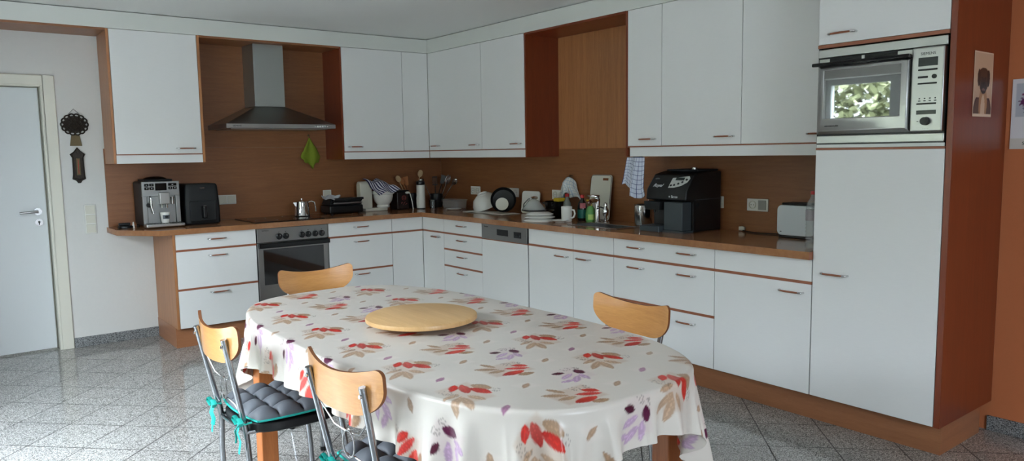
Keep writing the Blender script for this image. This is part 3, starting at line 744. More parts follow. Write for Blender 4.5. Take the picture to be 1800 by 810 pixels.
    F = np.stack([I[:-1, :-1], I[:-1, 1:], I[1:, 1:], I[1:, :-1]], -1).reshape(-1, 4)
    me = bpy.data.meshes.new('tablecloth')
    me.vertices.add(nx*ny); me.vertices.foreach_set('co', np.stack([ox-TC[0], oy-TC[1], oz-TZ], 1).astype(np.float32).ravel())
    me.loops.add(F.size); me.loops.foreach_set('vertex_index', F.ravel().astype(np.int32))
    me.polygons.add(len(F)); me.polygons.foreach_set('loop_start', (np.arange(len(F))*4).astype(np.int32)); me.polygons.foreach_set('loop_total', np.full(len(F), 4, np.int32))
    me.update(calc_edges=True); me.validate(); me.shade_smooth()
    ca_ = me.color_attributes.new('Col', 'FLOAT_COLOR', 'POINT')
    ca_.data.foreach_set('color', np.concatenate([np.clip(col, 0, 1), np.ones((fx.size, 1))], 1).astype(np.float32).ravel())
    me.materials.append(vcol('printed_vinyl', .30, .45, .06))
    o = bpy.data.objects.new('tablecloth', me); C.objects.link(o); o.location = (TC[0], TC[1], TZ)
    return tag(o, 'cream vinyl tablecloth printed with red, beige and purple leaves, draped over the table', 'tablecloth')
make_cloth()
# ---- round wooden turntable
t = thing('turntable', 'round pale wooden lazy Susan board in the middle of the tablecloth', 'serving board', (-2.632, -3.935, TZ+.002))
g = M(); g.lathe([(0, .016), (.205, .016), (.217, .020), (.2185, .027), (.216, .035), (.208, .038), (0, .038)], n=72)
obj('board', g, mt['board'], t)
obj('turning_base', M().lathe([(0, 0), (.11, 0), (.11, .016), (0, .016)], n=40), mt['black'], t)

# ================================================================= CHAIRS (local: +x is forward)
def make_chair(label, loc, rz):
    t = thing('dining_chair', label, 'chair', loc, rz, 'dining chairs around the oval table')
    def poly():
        P = []
        for i in range(60):
            a = 2*PI*i/60; c, s = math.cos(a), math.sin(a)
            x = .19*math.copysign(abs(c)**.62, c); y = .195*math.copysign(abs(s)**.55, s)*(1+.06*x/.19*1)
            P.append((x-.012, y))
        return P
    obj('seat', M().prism(poly(), 'z', .414, .452), mt['seat'], t, bevel=.006, seg=3)
    # curved plywood backrest
    def back():
        g = M(); n, m, th = 56, 10, .011
        def pt(i, j, o):
            y = .208*math.sin(PI*(i/n-.5)); e = min(1, abs(y)/.208)
            et = max(0, (e-.86)/.14); eb = max(0, (e-.42)/.58)
            zt = .806+.034*e**2-.030*(1-math.sqrt(max(0, 1-et*et))); zb = .684+.010*e**2+.082*(1-math.sqrt(max(0, 1-eb*eb)))
            z = zb+(zt-zb)*j/m
            x = -.270+.040*e**2-.12*(z-.69)*.5+o
            return (x, y, z)
        for o in (th/2, -th/2):
            b = len(g.v)
            g.v += [pt(i, j, o) for j in range(m+1) for i in range(n+1)]
            for j in range(m):
                for i in range(n):
                    f = [b+j*(n+1)+i, b+j*(n+1)+i+1, b+(j+1)*(n+1)+i+1, b+(j+1)*(n+1)+i]
                    g.f.append(f if o < 0 else f[::-1]); g.mi.append(0)
        N_ = (n+1)*(m+1)
        edge = [i for i in range(n+1)]+[(j)*(n+1)+n for j in range(1, m+1)]+[m*(n+1)+i for i in range(n-1, -1, -1)]+[j*(n+1) for j in range(m-1, 0, -1)]
        for k in range(len(edge)):
            a, b2 = edge[k], edge[(k+1) % len(edge)]
            g.f.append([a, b2, N_+b2, N_+a]); g.mi.append(1)
        return g
    bk = obj('backrest', back(), [mt['chairwood'], mt['plyedge']], t, ang=50)
    for s in (-1, 1):
        pth = [(-.185, s*.192, 0), (-.189, s*.176, .12), (-.200, s*.152, .28), (-.203, s*.132, .42), (-.218, s*.136, .50), (-.248, s*.144, .655), (-.273, s*.151, .782)]
        pp = []
        for i in range(len(pth)-1):
            for k in range(4):
                tt = k/4; a = [pth[max(i-1, 0)], pth[i], pth[i+1], pth[min(i+2, len(pth)-1)]]
                pp.append(tuple(.5*((2*a[1][c])+(-a[0][c]+a[2][c])*tt+(2*a[0][c]-5*a[1][c]+4*a[2][c]-a[3][c])*tt**2+(-a[0][c]+3*a[1][c]-3*a[2][c]+a[3][c])*tt**3) for c in range(3)))
        pp.append(pth[-1])
        lg = obj('rear_leg', M().tube(pp, .0108, 12), mt['tube'], t)
        obj('tip', M().cyl((-.185, s*.192, 0.0), (-.186, s*.189, .02), .0145, n=12), mt['black'], lg)
        obj('screw', M().cyl((-.268-.009, s*.150, .755), (-.268-.015, s*.150, .756), .006, n=10), mt['chromer'], lg)
        lf = obj('front_leg', M().tube([(.190, s*.180, 0), (.180, s*.178, .2), (.160, s*.168, .40), (.150, s*.162, .425)], .0115, 12), mt['tube'], t)
        obj('tip', M().cyl((.190, s*.180, 0.0), (.189, s*.18, .02), .0135, n=12), mt['black'], lf)
    obj('seat_frame', M().tube([(-.205, -.135, .418), (.15, -.165, .418), (.15, .165, .418), (-.205, .135, .418), (-.205, -.135, .418)], .0085, 8), mt['tube'], t)
    # bent wire ornament between the uprights
    g = M(); zc = .565; xc = -.228
    g.tube([(xc-.004+.0*a, .032*math.cos(a), zc+.042*math.sin(a)) for a in np.linspace(0, 2*PI, 25)], .0028, 6, cap=False)
    for s in (-1, 1):
        g.tube([(-.245, s*.132, .668), (-.236, s*.07, .612), (-.229, s*.022, zc+.036), (-.227, -s*.006, zc+.044)], .0028, 6)
        g.tube([(-.207, s*.124, .475), (-.218, s*.07, .515), (-.226, s*.020, zc-.036), (-.227, -s*.006, zc-.044)], .0028, 6)
    obj('wire_ornament', g, mt['chromer'], t)
    return t
ch = make_chair('dining chair at the near end of the table side facing the camera, grey cushion partly hidden by cloth', (-2.953, -4.392, 0), .101)
spec = [((-3.069, -3.593, 0), .033, 'beech-backed tube chair farthest left, grey tufted cushion with teal ties in full view'),
        ((-2.518, -2.899, 0), -1.582, 'dining chair at the far head of the table in front of the oven'),
        ((-2.162, -4.374, 0), 3.121, 'dining chair on the sink side of the table, its backrest catching a bright reflection')]
ch['label'] = 'beech-backed tube chair whose backrest overlaps the tablecloth, nearest of the four'
for loc, rz, lb in spec:
    c = copy_tree(ch); c.location = loc; c.rotation_euler = (0, 0, rz); c['label'] = lb

# ---- tufted cushions with teal piping and ties
def make_cushion(label, loc, rz):
    t = thing('seat_cushion', label, 'cushion', (loc[0], loc[1], .4525), rz, 'grey tufted seat cushions')
    n = 48; hx, hy = .192, .198
    def shape(u, v):
        a = (u*2-1); b = (v*2-1)
        k = 1-.10*(abs(a*b))**2
        return a*hx*k, b*hy*k
    def fn_top(u, v):
        x, y = shape(u, v); a, b = abs(u*2-1), abs(v*2-1)
        e = (1-a**6)*(1-b**6)
        puff = (abs(math.sin(PI*u*4))*abs(math.sin(PI*v*4)))**.5
        return (x, y, .014+e**.5*(.010+.036*puff))
    def fn_bot(u, v):
        x, y = shape(u, v); a, b = abs(u*2-1), abs(v*2-1)
        return (x, y, .014-.0125*((1-a**6)*(1-b**6))**.5)
    n = 64; g = M().surf(fn_top, n, n); g.surf(lambda u, v: fn_bot(1-u, v), n, n)
    obj('cover', g, mt['cushion'], t, ang=70)
    ed = [shape(u, 0) for u in np.linspace(0, 1, 20)]+[shape(1, v) for v in np.linspace(0, 1, 20)]+[shape(u, 1) for u in np.linspace(1, 0, 20)]+[shape(0, v) for v in np.linspace(1, 0, 20)]
    pth = [(x*1.01, y*1.01, .0135) for x, y in ed]
    obj('piping', M().tube(pth, .0040, 8, cap=False), mt['teal'], t)
    for s in (-1, 1):
        g = M(); x0, y0 = -.192, s*.165
        def rib(p, w=.009):
            g.tube(p, [w]*len(p), 6, sq=.25)
        rib([(x0, y0, .012), (x0-.022, s*.16, .008), (x0-.038, s*.142, .012)]); rib([(x0-.012, s*.118, .014), (x0-.038, s*.128, .016), (x0-.038, s*.16, .02)])
        # bow loops round the upright and hanging tails
        for k in (-1, 1):
            rib([(x0-.036, s*.14, .014), (x0-.046, s*.14+k*.022, .036), (x0-.044, s*.14+k*.040, .022), (x0-.040, s*.14+k*.018, .004), (x0-.036, s*.14, .014)])
        rib([(x0-.036, s*.14, .012), (x0-.048, s*.146, -.02), (x0-.040, s*.150, -.055), (x0-.046, s*.146, -.10)])
        rib([(x0-.036, s*.14, .012), (x0-.050, s*.130, -.015), (x0-.044, s*.122, -.04), (x0-.048, s*.126, -.065)])
        obj('tie', g, mt['teal'], t, label='teal fabric tie knotted round the upright')
    return t
cu = make_cushion('grey tufted cushion with teal piping on the farthest left chair', (-3.069, -3.593), .033)
c2 = copy_tree(cu); c2.location = (-2.945, -4.392, .4525); c2.rotation_euler = (0, 0, .101); c2['label'] = 'grey tufted cushion on the nearest chair, half under the tablecloth'
# ================================================================= ON THE WALLS
WZ = .9005
def grid_colored(name, x0, x1, z0, z1, fn, nx, nz, y, thick, mat, parent, back=None):
    """upright sheet in the local xz plane, facing -y, colours from fn(u,v)"""
    vs = []; col = []
    for j in range(nz+1):
        for i in range(nx+1):
            u, v = i/nx, j/nz; vs.append((x0+(x1-x0)*u, y, z0+(z1-z0)*v)); col.append(fn(u, v))
    fs = [(j*(nx+1)+i, j*(nx+1)+i+1, (j+1)*(nx+1)+i+1, (j+1)*(nx+1)+i) for j in range(nz) for i in range(nx)]
    me = bpy.data.meshes.new(name); me.from_pydata(vs, [], fs)
    a = me.color_attributes.new('Col', 'FLOAT_COLOR', 'POINT')
    a.data.foreach_set('color', np.array([[*lin(c), 1] for c in col], dtype=np.float32).ravel())
    me.materials.append(mat); o = bpy.data.objects.new(name, me); C.objects.link(o); o.parent = parent
    q = o.modifiers.new('Solid', 'SOLIDIFY'); q.thickness = thick; q.offset = -1
    return o
def gang(name, label, loc, rz, mods, vert=False, size=.078, group=None, m=None):
    """socket / switch frame; mods = list of 's' (socket) 'w' (rocker) 'b' blank 'g' grey"""
    t = thing(name, label, 'socket' if 's' in mods else 'light switch', loc, rz, group)
    n = len(mods); w, h = (size, .071*n+.009) if vert else (.071*n+.009, size)
    obj('frame', M().box(-w/2, w/2, -.009, 0, -h/2, h/2), m or mt['white'], t, bevel=.003)
    for i, k in enumerate(mods):
        q = -(n-1)/2*.071+i*.071
        cx, cz = (0, q) if vert else (q, 0)
        if k == 's':
            g = M(); g.lathe([(.026, 0), (.026, .006), (.021, .006), (.0195, .001), (0, .001)], n=28); g.xf(Matrix.Translation((cx, -.007, cz)) @ Matrix.Rotation(PI/2, 4, 'X'))
            so = obj('socket_ring', g, mt['cream'], t)
            obj('contact_hole', M().cyl((cx-.0095, -.0095, cz), (cx-.0095, -.0075, cz), .0028, n=10).cyl((cx+.0095, -.0095, cz), (cx+.0095, -.0075, cz), .0028, n=10), mt['ink'], so)
        elif k == 'w': obj('rocker', M().box(cx-.031, cx+.031, -.013, -.008, cz-.031, cz+.031), mt['cream'], t, bevel=.002)
        elif k == 'g': obj('blank_cover', M().box(cx-.028, cx+.028, -.012, -.008, cz-.03, cz+.03), plain('grey_insert', (150, 150, 142), .4), t, bevel=.002)
    return t
gang('light_switch', 'vertical triple white light switch between door and worktop', (-3.163, -.0005, .970), 0, ['w', 'w', 'w'], True)
gang('wall_socket', 'white double cover plate right of the black air fryer', (-2.148, -.0130, 1.067), 0, ['w', 'w'])
gang('wall_socket', 'single white socket plate above the contact grill', (-1.252, -.0130, 1.070), 0, ['w'])
gang('wall_socket', 'double white socket above the tilted white bowl', (-.0130, -.618, 1.070), -PI/2, ['s', 's'])
gang('wall_socket', 'double white socket half hidden by the black pan', (-.0130, -1.20, 1.070), -PI/2, ['s', 's'])
gang('wall_socket', 'white socket plate left of the hanging dishcloth', (-.0130, -1.80, 1.071), -PI/2, ['s', 's'])
gang('wall_socket', 'socket plate just showing behind the black coffee machine', (-.0130, -3.39, 1.079), -PI/2, ['b'], m=mt['cream'])
gang('wall_socket', 'double socket with grey insert on the backsplash left of toaster', (-.0130, -3.685, 1.073), -PI/2, ['s', 'g'])

# cast-iron tree trivet
t = thing('trivet', 'dark cast-iron trivet shaped like a leafy tree, hanging by the door', 'wall ornament', (-3.223, -.001, 1.66))
def ringxz(g, cx, cz, r, w, y=-.008, n=22):
    g.tube([(cx+r*math.cos(a), y, cz+r*math.sin(a)) for a in np.linspace(0, 2*PI, n)], w, 6, cap=False)
g = M()
for k in range(14):
    a = k*2*PI/14; ringxz(g, .070*math.cos(a), .020+.060*math.sin(a), .019, .006)
g.prism([(.020+.064*math.sin(a), .072*math.cos(a)) for a in np.linspace(0, 2*PI, 28)[:-1]], 'y', -.006, -.002)
for cx, cz, r in ((0, .01, .03), (-.035, .03, .018), (.035, .03, .018), (0, .05, .018), (-.03, -.012, .017), (.03, -.012, .017)): ringxz(g, cx, cz, r, .006)
for i in range(14):
    a = i*2*PI/14; g.tube([(0, -.007, .012), (.06*math.cos(a), -.007, .012+.05*math.sin(a))], .004, 6)
g.prism([(.012-.075, .0), (.05, .0)], 'y', -.004, -.002) if False else None
crown = obj('crown', g, mt['castiron'], t)
g = M(); g.prism([(-.138, -.040), (-.138, .040), (-.052, .026), (-.052, -.026)], 'y', -.011, -.003)
obj('trunk', g, mt['brass'], t, bevel=.002)
obj('hanging_wire', M().tube([(-.04, -.006, .092), (0, -.004, .135), (.04, -.006, .092)], .0015, 6), mt['ink'], t)
t = thing('wall_thermometer', 'dark metal wall thermometer below the tree-shaped trivet', 'thermometer', (-3.218, -.001, 1.375))
g = M()
P = [(-.045, -.10), (-.02, -.112), (-.01, -.13), (.01, -.13), (.02, -.112), (.045, -.10), (.038, -.06), (.038, .06), (.052, .085), (.025, .105), (0, .138), (-.025, .105), (-.052, .085), (-.038, .06), (-.038, -.06)]
g.prism([(z, x) for x, z in P], 'y', -.010, -.001)
b = obj('plate', g, mt['castiron'], t, bevel=.003)
g = M(); g.tube([(-.036, -.011, -.09), (-.032, -.011, .06), (-.042, -.011, .085), (0, -.011, .125), (.042, -.011, .085), (.032, -.011, .06), (.036, -.011, -.09), (0, -.011, -.105), (-.036, -.011, -.09)], .005, 6)
obj('ornamental_rim', g, mt['castiron'], t)
sc = obj('scale_plate', M().box(-.012, .012, -.013, -.010, -.07, .055), mt['brass'], t)
obj('glass_tube', M().cyl((0, -.014, -.06), (0, -.014, .045), .002, n=8), mt['red'], sc)

# green dishcloth under the hood
t = thing('dishcloth', 'lime green cloth hanging by its corner from a hook below the hood', 'cloth', (-1.405, -.012, 1.59))
def cloth_g(u, v):
    # diamond: v 0 top .. 1 bottom
    W_ = [(0, .004), (.12, .02), (.35, .06), (.6, .088), (.78, .07), (1, .006)]
    for a, b in zip(W_, W_[1:]):
        if a[0] <= v <= b[0]: w = a[1]+(b[1]-a[1])*(v-a[0])/(b[0]-a[0])
    x = (u*2-1)*w; x += (-.012 if u < .3 and .45 < v < .7 else 0)+.02*v
    return (x, -.012-.010*math.sin(u*9+v*2)*min(1, v*3)-.008*(1-abs(u*2-1)), -.01-.275*v+.02*abs(u*2-1)*(v > .8))
obj('cloth', M().surf(cloth_g, 24, 30), mt['foam'], t, solid=.004)
obj('hook', M().tube([(0, 0, .01), (0, -.012, .008), (0, -.018, -.004), (0, -.016, -.012)], .003, 8).cyl((0, 0, .012), (0, -.004, .012), .010, n=14), mt['brass'], t)

# dog photograph on the tall cabinet side (faces -y)
def dog(u, v):
    def el(cx, cy, rx, ry): return ((u-cx)/rx)**2+((v-cy)/ry)**2
    c = (206, 178, 150)
    if v < .30 and abs(u-.5) > .16: c = (70, 50, 40) if el(.5, .0, .5, .42) < 1 else c
    if v < .28 and el(.5, .0, .46, .36) < 1: c = (96, 72, 56)
    if el(.52, .20, .22, .30) < 1: c = (178, 136, 96)
    if el(.52, .12, .11, .22) < 1: c = (216, 190, 160)
    if el(.52, .56, .24, .20) < 1: c = (92, 68, 54)
    if el(.52, .64, .27, .12) < 1: c = (74, 54, 44)
    if el(.27, .60, .08, .13) < 1 or el(.77, .60, .08, .13) < 1: c = (38, 28, 26)
    if el(.52, .48, .17, .13) < 1: c = (46, 36, 34)
    if el(.42, .60, .035, .02) < 1 or el(.62, .60, .035, .02) < 1: c = (16, 12, 12)
    if el(.52, .52, .06, .03) < 1: c = (14, 12, 12)
    if el(.52, .42, .09, .02) < 1: c = (120, 90, 84)
    if v < .05 or v > .975 or u < .03 or u > .97: c = (226, 206, 182)
    return c
t = thing('photo_print', 'portrait photograph of a sitting dark-faced dog taped to the tall cabinet side', 'picture', (-.305, -5.0355, 1.555))
grid_colored('print', -.105, .105, 0, .29, dog, 60, 80, -.0008, .0008, vcol('photo_paper', .35), t)
# calendar on the orange wall (faces -x); local x = -y
def cal(u, v):
    c = (232, 232, 236)
    if .06 < u < .94 and .38 < v < .93:
        c = (190, 196, 206)
        for cx, cy, r, k in ((.34, .72, .17, (128, 44, 96)), (.22, .62, .11, (96, 36, 92)), (.52, .60, .15, (150, 60, 120)), (.72, .76, .13, (110, 50, 110)), (.30, .50, .10, (60, 70, 110))):
            d = math.hypot(u-cx, (v-cy)*1.3)
            if d < r*(.8+.25*math.sin(9*math.atan2(v-cy, u-cx))): c = k
    return c
t = thing('calendar', 'white wall calendar with a purple flower picture on the orange wall', 'calendar', (-.001, -5.055, 1.405), -PI/2)
grid_colored('sheet', 0, .24, .045, .33, cal, 50, 60, -.004, .003, vcol('calendar_paper', .5), t)
obj('date_strip', M().box(0, .24, -.006, -.001, 0, .05), mt['paper'], t)
words('September', .022, mt['ink'], t, (.10, -.0065, .026))

# ================================================================= ON THE WORKTOP, HOOD SIDE
# telephone charger
t = thing('phone_charger', 'small black charging cradle with a white tab at the free end of the worktop', 'charger', (-2.965, -.22, WZ))
g = M(); g.lathe([(0, 0), (.052, 0), (.055, .008), (.050, .018), (.02, .022), (0, .022)], n=28, sx=1, sy=.75)
obj('cradle', g, mt['black'], t)
obj('handset', M().box(-.048, .030, -.018, .022, .022, .040), mt['blackm'], t, bevel=.006, seg=3)
obj('coiled_cable', M().tube([(-.04+.012*math.cos(a), .045+.010*math.sin(a), .004+.0016*a) for a in np.linspace(0, 10, 40)], .0025, 6), mt['black'], t)
obj('tab', M().prism([(.0, .038), (.0, .056), (.046, .052), (.046, .046)], 'y', -.02, -.014), mt['white'], t)

# steel bean-to-cup machine
t = thing('coffee_machine', 'steel-fronted bean-to-cup coffee machine on the free end of the worktop', 'coffee machine', (-2.735, -.20, WZ))
g = M(); g.box(-.128, .128, -.135, .165, .012, .345)
bd = obj('body', g, mt['blackm'], t, bevel=.015, seg=3)
g = M(); g.box(-.10, .10, -.10, .13, .346, .362); obj('cup_rail', g, mt['blackm'], t, bevel=.006)
g = M()
for i in range(9): g.tube([(-.09+i*.022, -.08, .366+.004*(i % 2)), (-.085+i*.021, .10, .366)], .007, 6)
obj('bean_lid', M().ball((.0, .02, .362), .085, .08, .022, 20, 8), mt['blackg'], t)
g = M(); g.box(-.132, .132, -.158, -.136, .24, .348); g.box(-.132, -.100, -.158, -.136, .03, .24); g.box(.100, .132, -.158, -.136, .03, .24)
g.box(-.100, .100, -.145, -.138, .03, .24)
obj('front_frame', g, mt['steelm'], t, bevel=.006, seg=3)
for x0, x1, z0, z1 in ((-.115, -.084, .312, .332), (-.080, -.049, .312, .332), (-.115, -.084, .286, .306), (-.080, -.049, .286, .306), (.052, .112, .312, .332), (.052, .080, .286, .306), (.084, .112, .286, .306)):
    b = obj('button', M().box(x0, x1, -.162, -.157, z0, z1), mt['blackg'], t, bevel=.003)
    obj('button_symbol', M().box((x0+x1)/2-.005, (x0+x1)/2+.005, -.1628, -.1618, (z0+z1)/2-.002, (z0+z1)/2+.002), mt['silverprint'], b)
obj('display', M().box(-.040, .040, -.162, -.157, .280, .334), mt['blackg'], t, bevel=.003)
g = M(); g.box(-.022, .050, -.20, -.146, .175, .265); o = obj('spout_block', g, mt['steel'], t, bevel=.006, seg=3)
obj('spout', M().cyl((-.004, -.18, .175), (-.004, -.18, .15), .007, n=12).cyl((.030, -.18, .175), (.030, -.18, .15), .007, n=12), mt['chrome'], o)
g = M(); g.tube([(-.078, -.15, .235), (-.078, -.175, .225), (-.078, -.178, .16), (-.066, -.182, .11)], .006, 10); g.cyl((-.078, -.176, .205), (-.078, -.177, .165), .011, n=12)
obj('steam_wand', g, mt['chrome'], t)
obj('valve_knob', M().cyl((-.095, -.158, .172), (-.095, -.182, .172), .016, n=16), mt['black'], t)
g = M(); g.cyl((.078, -.150, .175), (.078, -.150, .230), .016, n=18); obj('hot_water_spout', g, mt['chrome'], t)
g = M(); g.box(-.132, .142, -.235, -.137, .006, .034); tr = obj('drip_tray', g, mt['steelv'], t, bevel=.008, seg=3)
g = M()
for i in range(12): g.box(-.118+i*.021, -.108+i*.021, -.225, -.15, .034, .0365)
obj('drip_grid', g, mt['black'], tr)
g = M()
for sx in (-1, 1):
    for y in (-.12, .15): g.cyl((sx*.11, y, 0), (sx*.11, y, .013), .012, n=12)
obj('foot', g, mt['black'], t)
# cup on the drip tray
t = thing('cup', 'white cup with a dark emblem on the drip tray of the steel coffee machine', 'cup', (-2.735+.012, -.20-.188, WZ+.0368))
obj('bowl', M().lathe([(0, 0), (.026, 0), (.029, .012), (.036, .078), (.034, .078), (.028, .014), (0, .008)], n=32), mt['porc'], t)
g = M(); g.lathe([(.0329, .030), (.0356, .060)], n=24, a0=-PI/2-.75, a1=-PI/2+.75)
g.v = [(x*1.012, y*1.012, z) for x, y, z in g.v]
e = obj('emblem', g, plain('emblem_grey', (96, 104, 110), .5), t)
obj('emblem_wing', M().ball((0, -.0352, .046), .012, .002, .008, 12, 8), mt['ink'], t)

# black air fryer
t = thing('air_fryer', 'matt black air fryer beside the steel coffee machine', 'air fryer', (-2.43, -.19, WZ))
prof = [(0, .0), (.126, .0), (.136, .012), (.137, .12), (.130, .25), (.125, .302), (.116, .316), (0, .318)]
g = M(); n = 48; vs = []
for r, z in prof:
    for j in range(n):
        a = 2*PI*j/n; c, s = math.cos(a), math.sin(a); e = .22
        vs.append((r*math.copysign(abs(c)**e, c), r*1.02*math.copysign(abs(s)**e, s), z))
g.add(vs, [(i*n+j, i*n+(j+1) % n, (i+1)*n+(j+1) % n, (i+1)*n+j) for i in range(len(prof)-1) for j in range(n)])
obj('body', g, mt['blackm'], t)
bk = obj('basket_front', M().box(-.10, .10, -.144, -.132, .025, .185), mt['blackm'], t, bevel=.008, seg=3)
obj('basket_handle', M().box(-.016, .016, -.20, -.140, .05, .145), mt['black'], bk, bevel=.008, seg=3)
obj('release_button', M().box(-.012, .012, -.190, -.160, .1452, .149), mt['chromer'], bk, bevel=.001)
obj('badge', M().box(-.018, .018, -.1395, -.132, .282, .286), mt['chrome'], t)

# steel milk pot on the hob
t = thing('coffee_pot', 'polished steel pot with lid and curved handle standing on the hob', 'pot', (-1.585, -.235, .9075))
g = M(); g.lathe([(0, 0), (.064, 0), (.066, .004), (.062, .014), (.058, .10), (.056, .118), (0, .118)], n=40)
obj('body', g, mt['chrome'], t)
l = obj('lid', M().lathe([(0, .1185), (.057, .1185), (.057, .124), (.03, .132), (0, .133)], n=36), mt['chrome'], t)
obj('lid_knob', M().lathe([(0, .132), (.006, .132), (.006, .138), (.011, .142), (.010, .149), (0, .151)], n=18), mt['chrome'], l)
obj('handle', M().tube([(.055, -.012, .115), (.078, -.016, .124), (.104, -.02, .112), (.112, -.022, .07), (.116, -.022, .035)], [.008, .009, .010, .009, .007], 12, sq=.8), mt['chrome'], t)
obj('spout', M().hexa([(-.066, -.018, .085), (-.052, -.022, .085), (-.052, .018, .085), (-.066, .014, .085)], [(-.082, -.010, .118), (-.052, -.018, .118), (-.052, .014, .118), (-.082, .006, .118)]), mt['chrome'], t)

# contact grill
t = thing('contact_grill', 'black contact grill with silver trim closed on the worktop right of the hob', 'grill', (-1.185, -.19, WZ))
g = M(); g.box(-.165, .160, -.09, .11, .010, .078); obj('lower_shell', g, mt['black'], t, bevel=.012, seg=3)
g = M(); g.hexa([(-.160, -.085, .082), (.155, -.085, .082), (.155, .11, .082), (-.160, .11, .082)], [(-.135, -.06, .138), (.135, -.06, .138), (.135, .10, .138), (-.135, .10, .138)])
up = obj('lid', g, mt['blackm'], t, bevel=.010, seg=3)
obj('silver_trim', M().box(-.130, .150, -.098, -.070, .092, .108), mt['steel'], up, bevel=.004)
g = M(); g.tube([(-.13, -.07, .10), (-.13, -.12, .125), (.13, -.12, .125), (.13, -.07, .10)], .009, 10); g.box(-.12, .15, -.12, -.07, .126, .146)
obj('handle', g, mt['black'], up, bevel=.004)
g = M()
for x in (-.13, .13):
    for y in (-.06, .09): g.cyl((x, y, 0), (x, y, .012), .012, n=12)
obj('foot', g, mt['blackm'], t)
t = thing('oven_cloth', 'crumpled grey and white cloth lying on the left end of the contact grill', 'cloth', (-1.315, -.235, WZ+.1425))
def crump(u, v):
    return ((u-.5)*.13, (v-.5)*.12, .012+.012*math.sin(u*8+v*3)*math.cos(v*7)+(.012*math.sin(v*15+u*6)))
obj('fabric', M().surf(crump, 24, 20), plain('grey_cloth', (170, 172, 176), .9, bump=.3, bs=90, var=.2), t, solid=.004)
t['label'] = 'crumpled pale grey cloth lying on the left end of the contact grill'

# white food processor with bowl
t = thing('food_mixer', 'white kitchen mixer with large white bowl, under a striped towel', 'mixer', (-.80, -.15, WZ))
g = M(); g.box(-.16, .07, -.045, .075, 0, .030); obj('base', g, mt['cream'], t, bevel=.008, seg=3)
P = [(-.040, .028), (.040, .028), (.040, .240)]+[(.040*math.cos(q_), .240+.040*math.sin(q_)) for q_ in np.linspace(.15, PI-.15, 14)]+[(-.040, .240)]
g = M(); g.prism(P, 'x', -.205, -.085); obj('motor_column', g, mt['cream'], t, bevel=.006, seg=3)
g = M(); g.lathe([(0, .031), (.058, .031), (.062, .045), (.056, .058), (.082, .09), (.092, .13), (.093, .154), (.104, .157), (.105, .186), (.097, .187), (.096, .163), (.086, .13), (.078, .092), (0, .062)], .03, -.03, 48)
obj('bowl', g, mt['porc'], t)
# striped towel over the mixer
def stripes(name, base, cols, axis=0, sc=60, rough=.85, check=False):
    m, N, L, b = nodes(name); uv = N.new('ShaderNodeVertexColor'); uv.layer_name = 'Col'
    sp = N.new('ShaderNodeSeparateColor'); L.new(uv.outputs[0], sp.inputs[0])
    def st(ch, k, w):
        a = N.new('ShaderNodeMath'); a.operation = 'MULTIPLY'; a.inputs[1].default_value = k; L.new(sp.outputs[ch], a.inputs[0])
        f = N.new('ShaderNodeMath'); f.operation = 'FRACT'; L.new(a.outputs[0], f.inputs[0])
        c = N.new('ShaderNodeMath'); c.operation = 'LESS_THAN'; c.inputs[1].default_value = w; L.new(f.outputs[0], c.inputs[0]); return c.outputs[0]
    m1 = st(0, cols[1], cols[2]); x = N.new('ShaderNodeMix'); x.data_type = 'RGBA'; x.inputs[6].default_value = (*lin(base), 1); x.inputs[7].default_value = (*lin(cols[0]), 1)
    fac = m1
    if check:
        m2 = st(1, cols[3], cols[2]); mx = N.new('ShaderNodeMath'); mx.operation = 'MAXIMUM'; L.new(m1, mx.inputs[0]); L.new(m2, mx.inputs[1]); fac = mx.outputs[0]
    L.new(fac, x.inputs[0]); L.new(x.outputs[2], b.inputs['Base Color']); b.inputs['Roughness'].default_value = rough
    return m
def cloth_uv(name, fn, nu, nv, mat, parent, th=.003):
    g = M().surf(fn, nu, nv); o = obj(name, g, mat, parent, solid=th, ang=80)
    me = o.data
    # colour channel stores the weave coordinates used by the stripe material
    cols = np.ones((len(me.vertices), 4), np.float32)
    base = np.array([fn(i/nu, j/nv) for j in range(nv+1) for i in range(nu+1)]); uvs = np.array([(i/nu, j/nv) for j in range(nv+1) for i in range(nu+1)])
    co = np.zeros(len(me.vertices)*3, np.float32); me.vertices.foreach_get('co', co); co = co.reshape(-1, 3)
    for k in range(len(co)):
        j = ((base-co[k])**2).sum(1).argmin(); cols[k, 0], cols[k, 1] = uvs[j]
    a = me.color_attributes.new('Col', 'FLOAT_COLOR', 'POINT'); a.data.foreach_set('color', cols.ravel())
    return o
t = thing('kitchen_towel', 'blue and white striped tea towel thrown over the white mixer', 'towel', (-.80, -.15, WZ+.19))
def tow(u, v):
    A_, B2, C2, D_ = (-.165, -.005, .104), (.060, .035, .085), (.150, -.150, .000), (-.085, -.165, -.040)
    p = [(A_[k]*(1-u)+B2[k]*u)*(1-v)+(D_[k]*(1-u)+C2[k]*u)*v for k in range(3)]
    bump = .010*math.sin(u*11+v*4)+.008*math.sin(v*9-u*5)+.020*math.sin(PI*u)*math.sin(PI*v)
    return (p[0]+.008*math.sin(v*7), p[1], p[2]+bump+.006)
cloth_uv('fabric', tow, 40, 28, stripes('striped_towel', (214, 214, 224), ((44, 40, 84), 10, .5)), t)

